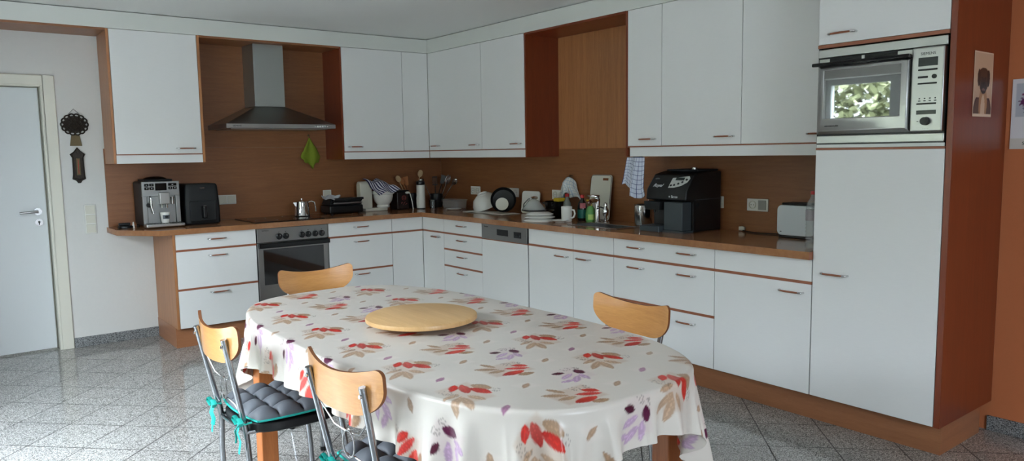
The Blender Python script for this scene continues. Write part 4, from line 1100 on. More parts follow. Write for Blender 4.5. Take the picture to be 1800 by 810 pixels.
# dark tin
t = thing('coffee_tin', 'dark brown printed tin with a red emblem in front of the wooden spoons', 'tin', (-.565, -.135, WZ))
mtin = plain('tin_brown', (34, 24, 22), .35)
obj('body', M().box(-.065, .065, -.06, .06, 0, .165), mtin, t, bevel=.010, seg=3)
obj('lid', M().box(-.067, .067, -.062, .062, .166, .182), mt['black'], t, bevel=.006)
g = M()
for r in (.022, .012): ringxz(g, .01, .11, r, .002, -.0605, 20)
for k in range(7): g.tube([(-.02+k*.009, -.0605, .055+.012*math.sin(k*2.1)), (-.012+k*.009, -.0605, .062+.012*math.cos(k*1.7))], .0022, 6)
obj('emblem', g, plain('emblem_red', (150, 70, 66), .5), t)

# utensils in crocks : each utensil a thing
def spoonish(name, label, base, tip, head, mat, hmat=None, group=None, kind='spoon'):
    t = thing(name, label, kind, base, 0, group)
    d = Vector(tip)-Vector(base); L = d.length; zz = d.normalized(); ny = Vector((-.61, -.78, 0)); ny = (ny-zz*ny.dot(zz)).normalized(); nx_ = ny.cross(zz); q = Matrix((nx_, ny, zz)).transposed().to_4x4()
    g = M()
    if head == 'spoon':
        g.ball((0, 0, L-.03), .025, .008, .036, 16, 10)
    elif head == 'spatula': g.prism([(L-.085, -.016), (L-.085, .016), (L, .026), (L, -.026)], 'y', -.0025, .0025)
    elif head == 'slotted':
        for k in range(-2, 3): g.box(k*.010-.0025, k*.010+.0025, -.001, .001, L-.08, L)
        g.box(-.024, .024, -.001, .001, L-.008, L); g.box(-.024, .024, -.001, .001, L-.085, L-.076)
    elif head == 'whisk':
        for k in range(6):
            a = PI*k/6; g.tube([(.024*math.sin(s_)*math.cos(a), .024*math.sin(s_)*math.sin(a), L-.10+.10*(1-math.cos(s_))/2) for s_ in np.linspace(.05, 2*PI-.05, 22)] if False else [(.024*math.sin(s_)*math.cos(a)*1.0, .024*math.sin(s_)*math.sin(a), L-.10*math.cos(s_)*.5-.05) for s_ in np.linspace(-PI, PI, 22)], .0011, 5, cap=False)
    elif head == 'ladle': g.lathe([(0, L-.03), (.018, L-.027), (.030, L-.012), (.034, L+.004), (.032, L+.004), (.028, L-.010), (0, L-.026)], .02, 0, 24)
    elif head == 'fork':
        for k in (-1, 0, 1): g.tube([(k*.008, 0, L-.06), (k*.010, 0, L)], .0022, 6)
        g.box(-.011, .011, -.002, .002, L-.066, L-.055)
    hm = obj({'spoon': 'spoon_bowl', 'whisk': 'wire_loops'}.get(head, 'head'), g.xf(q), hmat or mat, t)
    obj('shaft', M().tube([(0, 0, 0), (0, 0, L*.5), (0, 0, L-.05)], [.0055, .0045, .0035], 8).xf(q), mat, t)
    return t
t = thing('utensil_crock', 'dark crock holding the wooden spoons behind the white cylinder', 'utensil holder', (-.40, -.085, WZ))
obj('pot', M().lathe([(0, 0), (.05, 0), (.055, .01), (.058, .14), (.055, .142), (.050, .012), (0, .008)], n=32), mt['black'], t)
gw = 'wooden spoons in the dark crock'
spoonish('wooden_spoon', 'pale wooden spoon leaning far left out of the dark crock', (-.425, -.085, WZ+.014), (-.585, -.13, 1.215), 'spoon', mt['woodspoon'], group=gw)
spoonish('wooden_spatula', 'orange-brown wooden spatula upright in the dark crock', (-.40, -.07, WZ+.014), (-.455, -.055, 1.205), 'spatula', mt['woodor'], group=gw, kind='spatula')
spoonish('wooden_spoon', 'orange-brown wooden spoon behind the pale one in the dark crock', (-.395, -.09, WZ+.014), (-.50, -.05, 1.19), 'spoon', mt['woodor'], group=gw)
spoonish('wooden_spoon', 'small wooden spoon standing highest above the black lid of the white cylinder', (-.385, -.085, WZ+.014), (-.315, -.12, 1.262), 'spoon', mt['woodspoon'], group=gw)
# white cylinder
t = thing('flask', 'tall white cylindrical flask with black top in the inner corner', 'flask', (-.405, -.255, WZ))
g = M(); g.lathe([(0, 0), (.043, 0), (.043, .008), (0, .008)], n=36); obj('foot_ring', g, mt['black'], t)
obj('body', M().lathe([(0, .009), (.041, .009), (.041, .225), (.039, .228), (0, .228)], n=40), mt['white'], t)
obj('stopper', M().lathe([(0, .2285), (.038, .2285), (.042, .24), (.040, .262), (.02, .27), (0, .27)], n=32), mt['black'], t)
obj('grip', M().tube([(-.042, -.012, .03), (-.052, -.014, .04), (-.052, -.014, .11), (-.042, -.012, .12)], .004, 8), mt['white'], t)
# white ladle resting
t = thing('serving_ladle', 'small white plastic ladle hooked over the dark tin', 'ladle', (-.50, -.235, WZ))
g = M(); g.tube([(.02, .0, .0), (.010, .0, .07), (-.01, .0, .145), (-.03, .0, .165)], [.005, .004, .004, .006], 8)
obj('shaft', g, mt['white'], t); obj('spoon_bowl', M().ball((-.038, 0, .160), .026, .018, .011, 16, 8), mt['white'], t)
# metal utensils in a black jar
t = thing('utensil_jar', 'black jar full of metal kitchen utensils in the corner', 'utensil holder', (-.19, -.19, WZ))
obj('pot', M().lathe([(0, 0), (.055, 0), (.06, .01), (.066, .13), (.063, .132), (.056, .012), (0, .008)], n=32), mt['black'], t)
gu = 'metal utensils in the black jar'
for nm, lb, dx, dy, tx, ty, tz, hd_, mm, kd in (
    ('ladle', 'steel ladle leaning left out of the black jar', -.02, .0, -.33, -.17, 1.175, 'ladle', mt['chromer'], 'ladle'),
    ('slotted_turner', 'dark slotted turner in the middle of the black jar', .0, .01, -.19, -.17, 1.20, 'slotted', mt['blackm'], 'turner'),
    ('whisk', 'wire whisk standing tallest in the black jar', .01, -.01, -.10, -.30, 1.215, 'whisk', mt['chromer'], 'whisk'),
    ('serving_fork', 'steel serving fork leaning right in the black jar', .02, -.02, -.09, -.40, 1.19, 'fork', mt['chromer'], 'fork'),
    ('spatula', 'black flat spatula at the back of the black jar', .0, .02, -.10, -.20, 1.21, 'spatula', mt['black'], 'spatula'),
    ('serving_spoon', 'steel serving spoon with a glinting bowl in the black jar', .01, -.02, -.13, -.46, 1.175, 'spoon', mt['chromer'], 'spoon')):
    spoonish(nm, lb, (-.19+dx, -.19+dy, WZ+.014), (tx, ty, tz), hd_, mm, group=gu, kind=kd)
# glasses and clear boxes
t = thing('drinking_glass', 'short clear glass in front of the black utensil jar', 'glass', (-.30, -.30, WZ))
obj('tumbler', M().lathe([(0, 0), (.030, 0), (.034, .08), (.032, .08), (.028, .006), (0, .006)], n=28), glass('tumbler_glass', (.9, .92, .92), .35), t)
mclear = plain('frosted_plastic', (190, 190, 188), .25, alpha=.38)
for nm, lb, x, y, w, d, h in (('food_box', 'long clear plastic food box on the sink side of the corner', -.15, -.45, .12, .26, .078),):
    t = thing(nm, lb, 'food box', (x, y, WZ))
    g = M(); g.hexa([(-w/2+.008, -d/2+.008, 0), (w/2-.008, -d/2+.008, 0), (w/2-.008, d/2-.008, 0), (-w/2+.008, d/2-.008, 0)], [(-w/2, -d/2, h), (w/2, -d/2, h), (w/2, d/2, h), (-w/2, d/2, h)])
    obj('tub', g, mclear, t, bevel=.008, seg=3)
    obj('lid', M().box(-w/2-.004, w/2+.004, -d/2-.004, d/2+.004, h+.0005, h+.009), mclear, t, bevel=.003)
t = thing('flat_dish', 'shallow white dish lying in front of the clear food box', 'dish', (-.275, -.62, WZ))
obj('dish', M().lathe([(0, .001), (.05, .001), (.075, .012), (.073, .014), (.05, .004), (0, .004)], n=36), mt['porc'], t)

# ================================================================= ON THE WORKTOP, SINK SIDE
def place(o, mtx): o.matrix_world = mtx
# drying cloth
t = thing('drying_mat', 'thin pale drying mat under the white bowl and the black pan', 'mat', (-.25, -1.17, WZ))
obj('mat', M().surf(lambda u, v: (-.10+.2*u, -.29+.58*v, .004+.0012*math.sin(v*19+u*5)), 12, 40), mt['paper'], t, solid=.003)
# bowl tipped on its side
t = thing('mixing_bowl', 'white bowl tipped upside down and leaning against the backsplash', 'bowl', (-.17, -1.00, WZ+.0065))
g = M(); g.lathe([(.125, 0), (.122, .03), (.10, .075), (.06, .105), (.045, .11), (.045, .118), (.040, .118), (.038, .108), (.0, .106)], n=44)
g.lathe([(.125, 0), (.121, .002), (.117, .03), (.096, .071), (.056, .100), (0, .100)], n=44)
g.xf(Matrix.Translation((0, 0, .049)) @ Matrix.Rotation(math.radians(-24), 4, 'Y') @ Matrix.Translation((0.0, 0, 0)))
obj('bowl', g, mt['porc'], t)
# pan leaning
t = thing('frying_pan', 'round black frying pan standing on edge against the backsplash', 'pan', (-.235, -1.335, WZ+.0065))
def leanmat(tilt, h): return Matrix.Translation((0, 0, h)) @ Matrix.Rotation(math.radians(-90+tilt), 4, 'Y')
g = M(); g.lathe([(0, 0), (.080, 0), (.098, .012), (.108, .035), (.110, .036), (.106, .030), (.094, .008), (.078, .004), (0, .004)], n=48)
g.xf(Matrix.Rotation(math.radians(50), 4, 'Z') @ Matrix.Translation((.02, 0, .106)) @ Matrix.Rotation(math.radians(-74), 4, 'Y'))
obj('pan_body', g, mt['black'], t)
# added cream disc in place of a light reflection in the pan
t = thing('saucer', 'small cream disc imitating a light reflection inside the black pan', 'saucer', (-.262, -1.352, WZ+.0065))
g = M(); g.lathe([(0, 0), (.030, 0), (.055, .006), (.054, .009), (.030, .004), (0, .004)], n=40); g.xf(Matrix.Rotation(math.radians(50), 4, 'Z') @ Matrix.Translation((-.012, 0, .080)) @ Matrix.Rotation(math.radians(-74), 4, 'Y'))
obj('saucer', g, mt['cream'], t)
# rolling stick
t = thing('pestle', 'pale wooden stick slanting up between bowl and pan', 'utensil', (-.13, -1.13, WZ+.0065))
obj('stick', M().tube([(0, .0, .012), (.03, -.055, .13), (.045, -.085, .205)], [.012, .0125, .013], 12), mt['woodspoon'], t)
# white bread board / box
t = thing('serving_tray', 'white rounded tray leaning on the backsplash behind the dish pile', 'tray', (-.06, -1.50, WZ))
P = []
for cx, cz, a0 in ((.085, .165, 0), (-.085, .165, 90), (-.085, .03, 180), (.085, .03, 270)):
    for k in range(7): a = math.radians(a0+15*k); P.append((cz+.028*math.sin(a), cx+.028*math.cos(a)))
g = M(); g.prism(P, 'y', -.02, .0); g.xf(Matrix.Rotation(-PI/2, 4, 'Z')); g.v = [(x+.012-.14*(.19-z)*.8, y, z) for x, y, z in g.v]
obj('tray', g, mt['white'], t, bevel=.005, seg=3)
# dish pile: three upturned plates, glass lid on top
PZ = WZ
for i, (r, lb, dx) in enumerate(((.128, 'lowest upturned white plate of the dish pile', 0), (.120, 'middle upturned white plate of the dish pile', .006), (.108, 'top upturned white plate of the dish pile', -.004))):
    t = thing('dinner_plate', lb, 'plate', (-.42+dx, -2.035+dx, PZ+i*.024), 0, 'upturned plates by the sink')
    g = M(); g.lathe([(r, 0), (r*.98, .004), (r*.62, .020), (r*.56, .0225), (r*.55, .0235), (0, .0235)], n=56); g.lathe([(r, 0), (r*.96, .0), (r*.60, .016), (r*.54, .019), (0, .019)], n=56)
    obj('plate', g, mt['porc'], t)
t = thing('pan_lid', 'domed glass pan lid with steel knob standing on the upturned plates', 'pan lid', (-.41, -1.955, PZ+.073))
obj('glass_dome', M().lathe([(.092, .006), (.076, .03), (.044, .070), (.020, .084), (0, .086)], n=44), plain('smoked_lid_glass', (200, 205, 202), .12, alpha=.45), t, solid=.003)
obj('rim', M().lathe([(.096, 0), (.096, .007), (.090, .007), (.090, 0), (.096, 0)], n=44), mt['black'], t)
g = M(); g.cyl((0, 0, .084), (0, 0, .094), .007, n=12); g.tube([(-.030, 0, .094), (0, 0, .098), (.034, 0, .095)], [.009, .012, .009], 12)
obj('knob', g, mt['chrome'], t)
t = thing('wire_rack', 'thin black wire hoop with curved handle lying over the dish pile', 'rack', (-.425, -2.03, PZ+.0735))
g = M(); g.tube([(.118*math.cos(a_), .118*math.sin(a_), .004+.0) for a_ in np.linspace(0, 2*PI, 40)], .003, 6, cap=False)
obj('hoop', g, mt['black'], t)
obj('curved_handle', M().tube([(.02, .07, .098), (-.02, .10, .088), (-.045, .125, .05), (-.045, .128, .004)], .0035, 8), mt['black'], t)
t = thing('saucer', 'white saucer lying in front of the dish pile by the sink', 'saucer', (-.425, -2.275, WZ))
g = M(); g.lathe([(0, .0), (.035, .0), (.036, .003), (.066, .016), (.064, .018), (.034, .006), (0, .006)], n=40); obj('saucer', g, mt['porc'], t)
# black pot
t = thing('saucepan', 'dark blue-black saucepan behind the dish pile', 'pot', (-.20, -1.955, WZ))
g = M(); g.lathe([(0, 0), (.066, 0), (.072, .01), (.075, .13), (.078, .132), (.074, .134), (.070, .012), (0, .008)], n=40); obj('pot', g, mt['blackg'], t)
obj('handle', M().tube([(-.04, .062, .11), (-.05, .085, .118), (-.02, .105, .118), (.01, .085, .118), (.01, .072, .11)], .006, 8), mt['black'], t)
t = thing('sponge', 'yellow sponge on the rim of the dark saucepan', 'sponge', (-.20, -2.02, WZ+.1345))
obj('sponge', M().box(-.04, .04, -.03, .03, 0, .028), mt['yellow'], t, bevel=.006)
# bottles
def bottle(name, label, loc, prof, capz, mbody, mcap, liquid=None, lab=None, caps=.016, cat='bottle'):
    t = thing(name, label, cat, loc)
    obj('body', M().lathe(prof, n=32), mbody, t)
    obj('cap', M().lathe([(0, capz), (caps, capz), (caps, capz+.020), (caps*.8, capz+.024), (0, capz+.024)], n=20), mcap, t)
    if lab:
        r, z0, z1, m = lab; obj('label', M().lathe([(r, z0), (r, z1)], n=32, a0=math.radians(197), a1=math.radians(267)), m, t)
    return t
pB = [(0, 0), (.030, 0), (.034, .01), (.034, .09), (.030, .12), (.016, .15), (.013, .172), (0, .172)]
dk = plain('dark_bottle', (26, 30, 30), .12, spec=.7); tl = plain('teal_bottle', (16, 60, 58), .12, alpha=.9)
t = bottle('cleaner_bottle', 'patterned bottle with red cap, left behind the white mug', (-.17, -2.075, WZ), pB, .172, plain('patterned_bottle', (120, 124, 116), .25), mt['red'], lab=(.0345, .03, .085, plain('label_green', (70, 120, 84), .5)))
t = bottle('dish_soap_bottle', 'dark teal dish soap bottle with red cap and pink label', (-.205, -2.285, WZ), [(0, 0), (.032, 0), (.037, .01), (.038, .10), (.032, .135), (.016, .158), (.014, .172), (0, .172)], .172, dk, mt['red'], lab=(.0385, .095, .135, plain('label_pink', (176, 96, 104), .5)))
obj('teal_liquid_label', M().lathe([(.0386, .02), (.0386, .085)], n=32, a0=PI*.6, a1=PI*1.75), plain('label_teal', (20, 96, 84), .4), t)
t = bottle('spray_bottle', 'light green soap dispenser with yellow pump beside the tap', (-.215, -2.385, WZ), [(0, 0), (.034, 0), (.038, .01), (.038, .06), (.030, .10), (.014, .118), (0, .118)], .118, plain('green_bottle', (110, 170, 96), .2, alpha=.85), mt['yellow'], lab=(.0385, .015, .055, plain('label_lightgreen', (176, 206, 110), .5)), caps=.013)
obj('pump_nozzle', M().tube([(0, 0, .140), (0, 0, .158), (-.030, .012, .160)], [.006, .007, .006], 8), mt['yellow'], t)
# mug
t = thing('mug', 'plain white mug turned with its handle towards the tap', 'mug', (-.345, -2.262, WZ))
obj('mug_body', M().lathe([(0, 0), (.037, 0), (.040, .004), (.042, .112), (.040, .114), (.037, .110), (.036, .008), (0, .008)], n=36), mt['porc'], t)
obj('handle', M().tube([(.012, -.041, .090), (.018, -.062, .088), (.020, -.070, .062), (.017, -.060, .036), (.010, -.041, .028)], .006, 8, sq=1.2), mt['porc'], t)
# tap
t = thing('kitchen_tap', 'chrome mixer tap at the sink beside the cutting board', 'tap', (-.225, -2.468, .9045))
g = M(); g.lathe([(0, 0), (.026, 0), (.026, .006), (.020, .010), (.0185, .12), (.021, .15), (.021, .172), (0, .176)], n=28); obj('column', g, mt['chrome'], t)
g = M(); g.tube([(-.0, .0, .158), (-.035, .0, .160), (-.075, -.004, .152), (-.095, -.008, .132)], [.019, .018, .017, .016], 14); obj('spout', g, mt['chrome'], t)
g = M(); g.tube([(.0, .0, .172), (.0, -.01, .185), (-.03, .012, .192), (-.075, .03, .196)], [.017, .016, .008, .006], 12); obj('lever', g, mt['chrome'], t)
t = thing('hand_shower', 'chrome pull-out dish brush spray standing beside the tap', 'hand spray', (-.225, -2.552, .9045))
g = M(); g.lathe([(0, 0), (.020, 0), (.020, .006), (.011, .014), (.010, .04), (.020, .055), (.024, .085), (.016, .105), (.012, .115), (.013, .140), (0, .148)], n=24); obj('body', g, mt['chrome'], t)
obj('lever', M().tube([(0, .006, .10), (-.02, .03, .112), (-.035, .055, .098)], [.006, .005, .005], 8), mt['black'], t)
# cutting board
t = thing('cutting_board', 'large pale plastic cutting board with corner slot leaning behind the tap', 'cutting board', (-.055, -2.325, WZ))
P = []
for cx, cz, a0 in ((.088, .318, 0), (-.088, .318, 90), (-.088, .024, 180), (.088, .024, 270)):
    for k in range(7): a = math.radians(a0+15*k); P.append((cz+.024*math.sin(a), cx+.024*math.cos(a)))
g = M(); g.prism(P, 'y', -.012, 0); g.xf(Matrix.Rotation(-PI/2, 4, 'Z')); g.v = [(x+.028-.12*(.34-z), y, z) for x, y, z in g.v]
cbd = obj('board', g, mt['cream'], t, bevel=.004, seg=3)
g = M(); g.box(-.058-.0, -.024, -.0125, -.0118, .305, .322); 
def sh(g): g.v = [(x+.028-.12*(.34-z), y, z) for x, y, z in g.v]; return g
g = M(); g.box(.020, .078, -.0126, -.0121, .300, .318); g.xf(Matrix.Rotation(-PI/2, 4, 'Z')); sh(g); obj('grip_slot', g, mt['plyedge'], cbd)
g = M(); q = [(-.100, .0), ]
pr = [(z, x) for z, x in P]; pth = [(x*.97, -.0125, (z-.17)*.975+.17) for z, x in P]; pth.append(pth[0])
g.tube(pth, .0015, 5, cap=False); g.xf(Matrix.Rotation(-PI/2, 4, 'Z')); sh(g); obj('juice_groove', g, mt['dark'], cbd)
# white dishcloth over a peg
t = thing('dishcloth', 'white and blue dishcloth hanging on a hook above the soap bottles', 'cloth', (-.0135, -1.965, 1.225))
def dc(u, v):
    a = (u-.5)*2; w = .062+.062*v**.6
    y = -a*w+.012*math.sin(v*5)
    dep = .020+.055*math.cos(a*1.45)*(.35+.65*min(1, v*3))+.014*math.sin(u*17+v*3)*v
    z = -.004-.035*a*a-(.165+.030*math.sin(u*5.2+2)+.022*math.sin(u*13))*v
    return (-dep, y-.02*v, z)
cloth_uv('fabric', dc, 40, 26, stripes('dishcloth_weave', (214, 216, 212), ((150, 172, 190), 7, .14, 6), check=True), t, .004)
obj('hook', M().tube([(0.0005, 0, .004), (-.02, 0, .002), (-.028, 0, .012)], .004, 8), mt['brass'], t)
# check towel at the niche
t = thing('kitchen_towel', 'blue checked tea towel hanging from the wall cabinet left of coffee machine', 'towel', (-.33, -2.965, 1.384))
def ct(u, v):
    a = u
    y = (.085-.150*u)+(.030*(1-u)*v)+.0*v
    x = -.018+.030*math.sin(u*7.5)*(.4+.6*v)-.028*v+.022*math.sin(u*15+1)*v*.6
    z = -.004-(.185+.125*max(0, u-.25)**.8*1.25-.10*max(0, u-.75)*2)*v+.006*math.sin(u*20)*v
    if v > .8: y -= .02*(v-.8)*5*(u-.2)
    return (x, y-.02*v*u*0, z)
cloth_uv('fabric', ct, 44, 36, stripes('checked_towel', (206, 212, 226), ((58, 70, 120), 9, .10, 9), check=True), t, .003)
obj('clip', M().box(-.02, .02, -.03, .03, -.006, .0), mt['blackm'], t, bevel=.002)
# steel canister
t = thing('steel_pot', 'tall steel pot left of the black coffee machine', 'pot', (-.205, -2.900, WZ))
obj('pot', M().lathe([(0, 0), (.058, 0), (.062, .006), (.062, .145), (.066, .149), (.064, .152), (.060, .148), (.059, .010), (0, .008)], n=44), brushed('pot_steel', (190, 190, 188), .16), t)
obj('milk_tube', M().tube([(-.010, -.045, .06), (-.010, -.05, .15), (-.02, -.075, .22), (-.06, -.12, .30), (-.06, -.165, .30)], .0028, 8), plain('pale_tube', (196, 176, 176), .3), t, label='thin pale milk tube leading to the coffee machine')

# big black coffee machine, local front -y, root rotated to face the room
t = thing('coffee_machine', 'large black bean-to-cup coffee machine under the wall cabinet near the toaster', 'coffee machine', (-.215, -3.255, WZ), -PI/2+.0)
g = M(); g.prism([(.0, -.10), (.0, .185), (.385, .185), (.385, .0), (.375, -.07), (.30, -.165), (.20, -.175), (.20, -.10)], 'x', -.165, .165)
g.v = [(p[0], p[1], p[2]) for p in g.v]
# prism x: poly (y,z) -> given as (z,y): swap
g = M(); g.prism([(-.10, .0), (.185, .0), (.185, .385), (.0, .385), (-.09, .368), (-.17, .27), (-.178, .205), (-.10, .195)], 'x', -.165, .165)
obj('body', g, mt['black'], t, bevel=.010, seg=3)
obj('ground_coffee_door', M().box(.0, .150, -.192, -.100, .012, .195), mt['slate'], t, bevel=.006, seg=3)
obj('brew_group_cover', M().box(-.150, -.012, -.098, -.090, .04, .195), mt['blackm'], t)
g = M(); g.hexa([(-.145, -.205, .14), (-.025, -.205, .14), (-.025, -.12, .14), (-.145, -.12, .14)], [(-.150, -.215, .195), (-.015, -.215, .195), (-.015, -.12, .195), (-.150, -.12, .195)])
sp_ = obj('spout_block', g, mt['blackm'], t, bevel=.004)
obj('spout', M().cyl((-.10, -.165, .14), (-.10, -.165, .122), .007, n=10).cyl((-.06, -.165, .14), (-.06, -.165, .122), .007, n=10), mt['black'], sp_)
g = M(); g.box(-.168, -.004, -.235, -.100, 0.0, .038); obj('drip_tray', g, mt['slate'], t, bevel=.006, seg=3)
obj('base_front', M().box(-.002, .165, -.20, -.10, 0, .012), mt['slate'], t)
obj('lid', M().box(-.10, .15, -.045, .17, .3855, .398), mt['blackm'], t, bevel=.004)
obj('lid_knob', M().cyl((.09, .0, .398), (.09, .0, .410), .018, n=20), mt['steel'], t)
# panel on the sloping face: slope from (-.09,.368) to (-.17,.27)
sl = math.atan2(.098, .08)
FM = Matrix.Translation((0, -.130, .319)) @ Matrix.Rotation(sl, 4, 'X')      # local xy plane lies on the slope, +z outwards
g = M(); P = []
for x, y in ((.010, -.048), (.010, .030), (.135, .048), (.150, .030), (.140, -.002), (.105, -.030), (.055, -.046)): P.append((x, y))
g.prism(P, 'z', .001, .004); g.xf(FM); pn = obj('control_panel', g, plain('panel_silver', (188, 190, 186), .35), t, bevel=.001)
obj('display', M().box(.040, .108, .012, .034, .004, .0055).xf(FM), mt['display'], pn)
for x, y in ((.026, -.030), (.050, -.026), (.078, -.015), (.104, -.002), (.128, .018)):
    obj('button', M().cyl((x, y, .004), (x, y, .007), .0075, n=14).xf(FM), mt['ink'], pn)
q_ = FM.to_euler()
def fw(txt, size, x, y, shear=0, bold=0):
    p = FM @ Vector((x, y, .001)); return words(txt, size, mt['silverprint'], t, p, (sl, 0, 0), ext=.0006, shear=shear, bold=bold)
fw('Royal', .034, -.085, -.030, .4, .0004)
words('Saeco', .022, mt['silverprint'], t, (.075, -.1785, .228), (PI/2-.12, 0, 0), bold=.0006)
g = M(); g.tube([(-.004, 0, 0), (.006, 0, 0)], .002, 6); 
for k in range(3): 
    a = k*PI/3; obj('star_emblem', M().tube([(.036-.006*math.cos(a), -.180, .228-.006*math.sin(a)), (.036+.006*math.cos(a), -.180, .228+.006*math.sin(a))], .0012, 6), mt['silverprint'], t)
g = M(); 
for k in range(3): g.tube([(-.115+.02*math.cos(a), .0+.012*math.sin(a)*(k+1)/3+.018, .002) for a in np.linspace(PI*.15, PI*.85, 8)], .0012, 5)
obj('crest_emblem', g.xf(FM), plain('dim_print', (120, 122, 120), .4), t)
# details on the machine's right flank
obj('service_knob', M().cyl((.165, -.06, .175), (.169, -.06, .175), .013, n=16), mt['blackm'], t)
obj('flank_seam', M().box(.165, .1662, -.09, .18, .205, .209), mt['slate'], t)

# toaster
t = thing('toaster', 'white toaster with black top and base near the tall cabinet', 'toaster', (-.095, -4.03, WZ), -PI/2)
def rr(w, h, r, k=6):
    P = []
    for cx, cz, a0 in ((w/2-r, h-r, 0), (-w/2+r, h-r, 90), (-w/2+r, r, 180), (w/2-r, r, 270)):
        for i in range(k+1): a = math.radians(a0+90*i/k); P.append((cx+r*math.cos(a), cz+r*math.sin(a)))
    return P
g = M(); g.prism([(z+.014, x) for x, z in rr(.24, .178, .03)], 'y', -.062, .062); obj('shell', g, plain('toaster_white', (214, 222, 226), .35), t, bevel=.006, seg=3)
obj('base', M().box(-.112, .112, -.058, .058, 0, .016), mt['black'], t, bevel=.004)
g = M(); g.box(-.095, .095, -.055, .055, .1905, .206); tp = obj('top', g, mt['black'], t, bevel=.006)
for y in (-.022, .022): obj('bread_slot', M().box(-.075, .075, y-.010, y+.010, .2055, .2068), mt['dark'], tp)
obj('indicator', M().box(-.098, -.088, -.0635, -.062, .034, .038), mt['ink'], t)
obj('push_lever', M().box(.120, .142, -.014, .014, .13, .145), mt['black'], t, bevel=.003)
t = thing('power_cord', 'grey cable with plug lying on the worktop left of the toaster', 'cord', (-.04, -3.60, WZ))
obj('cable', M().tube([(.012, .02, .006), (-.02, -.05, .004), (-.05, -.13, .004), (-.03, -.21, .004), (.0, -.29, .005)], .0035, 8), mt['blackm'], t)
obj('plug', M().tube([(.0, .035, .018), (.012, .015, .018), (.014, .0, .016)], [.013, .016, .010], 10), mt['cream'], t)
# water bottle
t = thing('water_bottle', 'clear ribbed plastic water bottle with red cap against the tall cabinet', 'bottle', (-.505, -4.342, WZ))
pr = [(0, 0), (.030, 0), (.036, .008)]
for k in range(9): z = .02+k*.018; pr += [(.037, z), (.034, z+.009)]
pr += [(.037, .19), (.037, .215), (.030, .245), (.016, .268), (.013, .285), (0, .285)]
obj('body', M().lathe(pr, n=32), plain('pet_plastic', (190, 194, 192), .1, alpha=.32, spec=.8), t)
obj('label', M().lathe([(.0378, .150), (.0378, .205)], n=32), plain('bottle_label', (170, 160, 166), .5, alpha=.6), t)
obj('cap', M().lathe([(0, .2855), (.015, .2855), (.015, .302), (0, .303)], n=20), mt['red'], t)
SKY, EXPO = 18.0, 0.9
# ================================================================= OUTSIDE
rng = random.Random(3)
g = M()
for i in range(42000):
    x = -9.2+rng.gauss(0, .4); y = rng.uniform(-11, 6); z = rng.uniform(0, 3.0+.25*math.sin(y*1.3)); s = rng.uniform(.05, .10)
    a, b = rng.uniform(0, 2*PI), rng.uniform(-1, 1)
    d1 = Vector((math.cos(a)*s, math.sin(a)*s, b*s)); d2 = Vector((-math.sin(a)*s*.6, math.cos(a)*s*.6, rng.uniform(-1, 1)*s*.6)); p = Vector((x, y, z))
    g.add([p-d1, p-d2, p+d1, p+d2], [(0, 1, 2, 3)])
hg = obj('hedge', g, plain('hedge_leaf', (122, 126, 92), .7, var=.4, bs=3), smooth=False)
hg['kind'] = 'stuff'; hg['label'] = 'green leafy hedge outside the window, seen only in reflections'; hg['category'] = 'hedge'
struct('ground', M().box(-20, XL-.31, -16, 8, -.25, -.15).box(XL-.31, .5, -20, YF-.31, -.25, -.15), plain('paving', (128, 128, 126), .9, var=.2, bs=5))

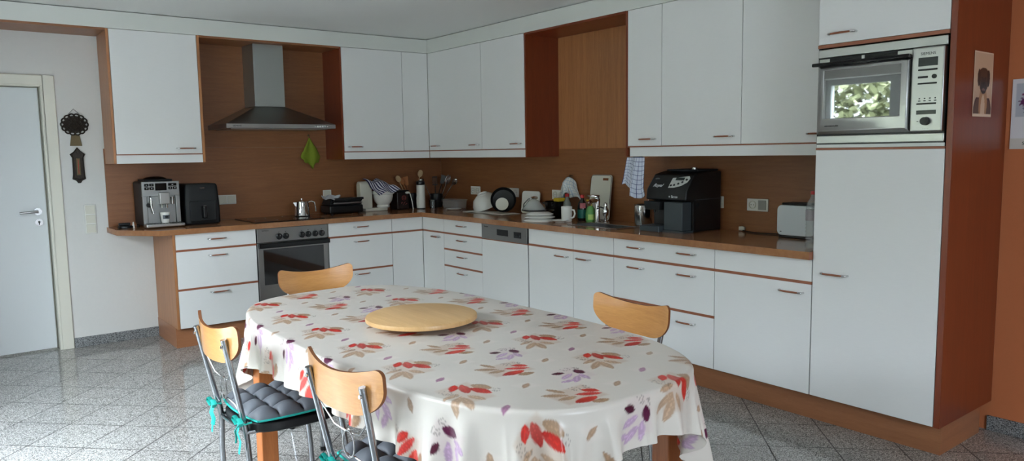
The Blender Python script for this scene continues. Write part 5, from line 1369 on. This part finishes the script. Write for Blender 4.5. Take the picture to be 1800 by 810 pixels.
# ================================================================= LIGHT
wd = bpy.data.worlds.new('World'); bpy.context.scene.world = wd; wd.use_nodes = True
N = wd.node_tree.nodes; L = wd.node_tree.links; bg = N['Background']
tc = N.new('ShaderNodeTexCoord'); sp = N.new('ShaderNodeSeparateXYZ'); L.new(tc.outputs['Generated'], sp.inputs[0])
cr = N.new('ShaderNodeValToRGB'); e = cr.color_ramp.elements; e[0].position = 0.0; e[0].color = (.42, .47, .54, 1); e[1].position = .7; e[1].color = (1.12, 1.24, 1.42, 1)
L.new(sp.outputs[2], cr.inputs[0]); L.new(cr.outputs[0], bg.inputs[0]); bg.inputs[1].default_value = SKY
def portal(loc, rot, sx, sy):
    l = bpy.data.lights.new('window_portal', 'AREA'); l.shape = 'RECTANGLE'; l.size = sx; l.size_y = sy; l.cycles.is_portal = True
    o = bpy.data.objects.new('window_portal', l); C.objects.link(o); o.location = loc; o.rotation_euler = rot; return o
for a0, a1, z0, z1 in WIN_L: portal((XL-.2, (a0+a1)/2, (z0+z1)/2), (0, -PI/2, 0), z1-z0, a1-a0)
for a0, a1, z0, z1 in WIN_F: portal(((a0+a1)/2, YF-.2, (z0+z1)/2), (PI/2, 0, 0), a1-a0, z1-z0)

# ================================================================= CAMERA
cd = bpy.data.cameras.new('camera'); co = bpy.data.objects.new('camera', cd); C.objects.link(co)
cd.sensor_fit = 'HORIZONTAL'; cd.sensor_width = 36; cd.lens = 1311.889/1800*36; cd.clip_start = .05; cd.clip_end = 100
ya, pi_, ro = [math.radians(v) for v in (-37.9777, -5.9907, -.8749)]
fw_ = Vector((-math.sin(ya)*math.cos(pi_), math.cos(ya)*math.cos(pi_), math.sin(pi_)))
r_ = fw_.cross(Vector((0, 0, 1))).normalized(); u_ = r_.cross(fw_)
r2 = r_*math.cos(ro)+u_*math.sin(ro); u2 = -r_*math.sin(ro)+u_*math.cos(ro)
m = Matrix((r2, u2, -fw_)).transposed().to_4x4(); m.translation = Vector((-4.1187, -6.4238, 1.4267))
co.matrix_world = m
sc = bpy.context.scene; sc.camera = co
sc.view_settings.view_transform = 'Standard'; sc.view_settings.look = 'None'; sc.view_settings.gamma = 1; sc.view_settings.use_curve_mapping = False
sc.view_settings.exposure = EXPO
sc.cycles.use_denoising = True; sc.cycles.max_bounces = 8; sc.cycles.diffuse_bounces = 5; sc.cycles.glossy_bounces = 4; sc.cycles.transparent_max_bounces = 12; sc.cycles.sample_clamp_indirect = 6
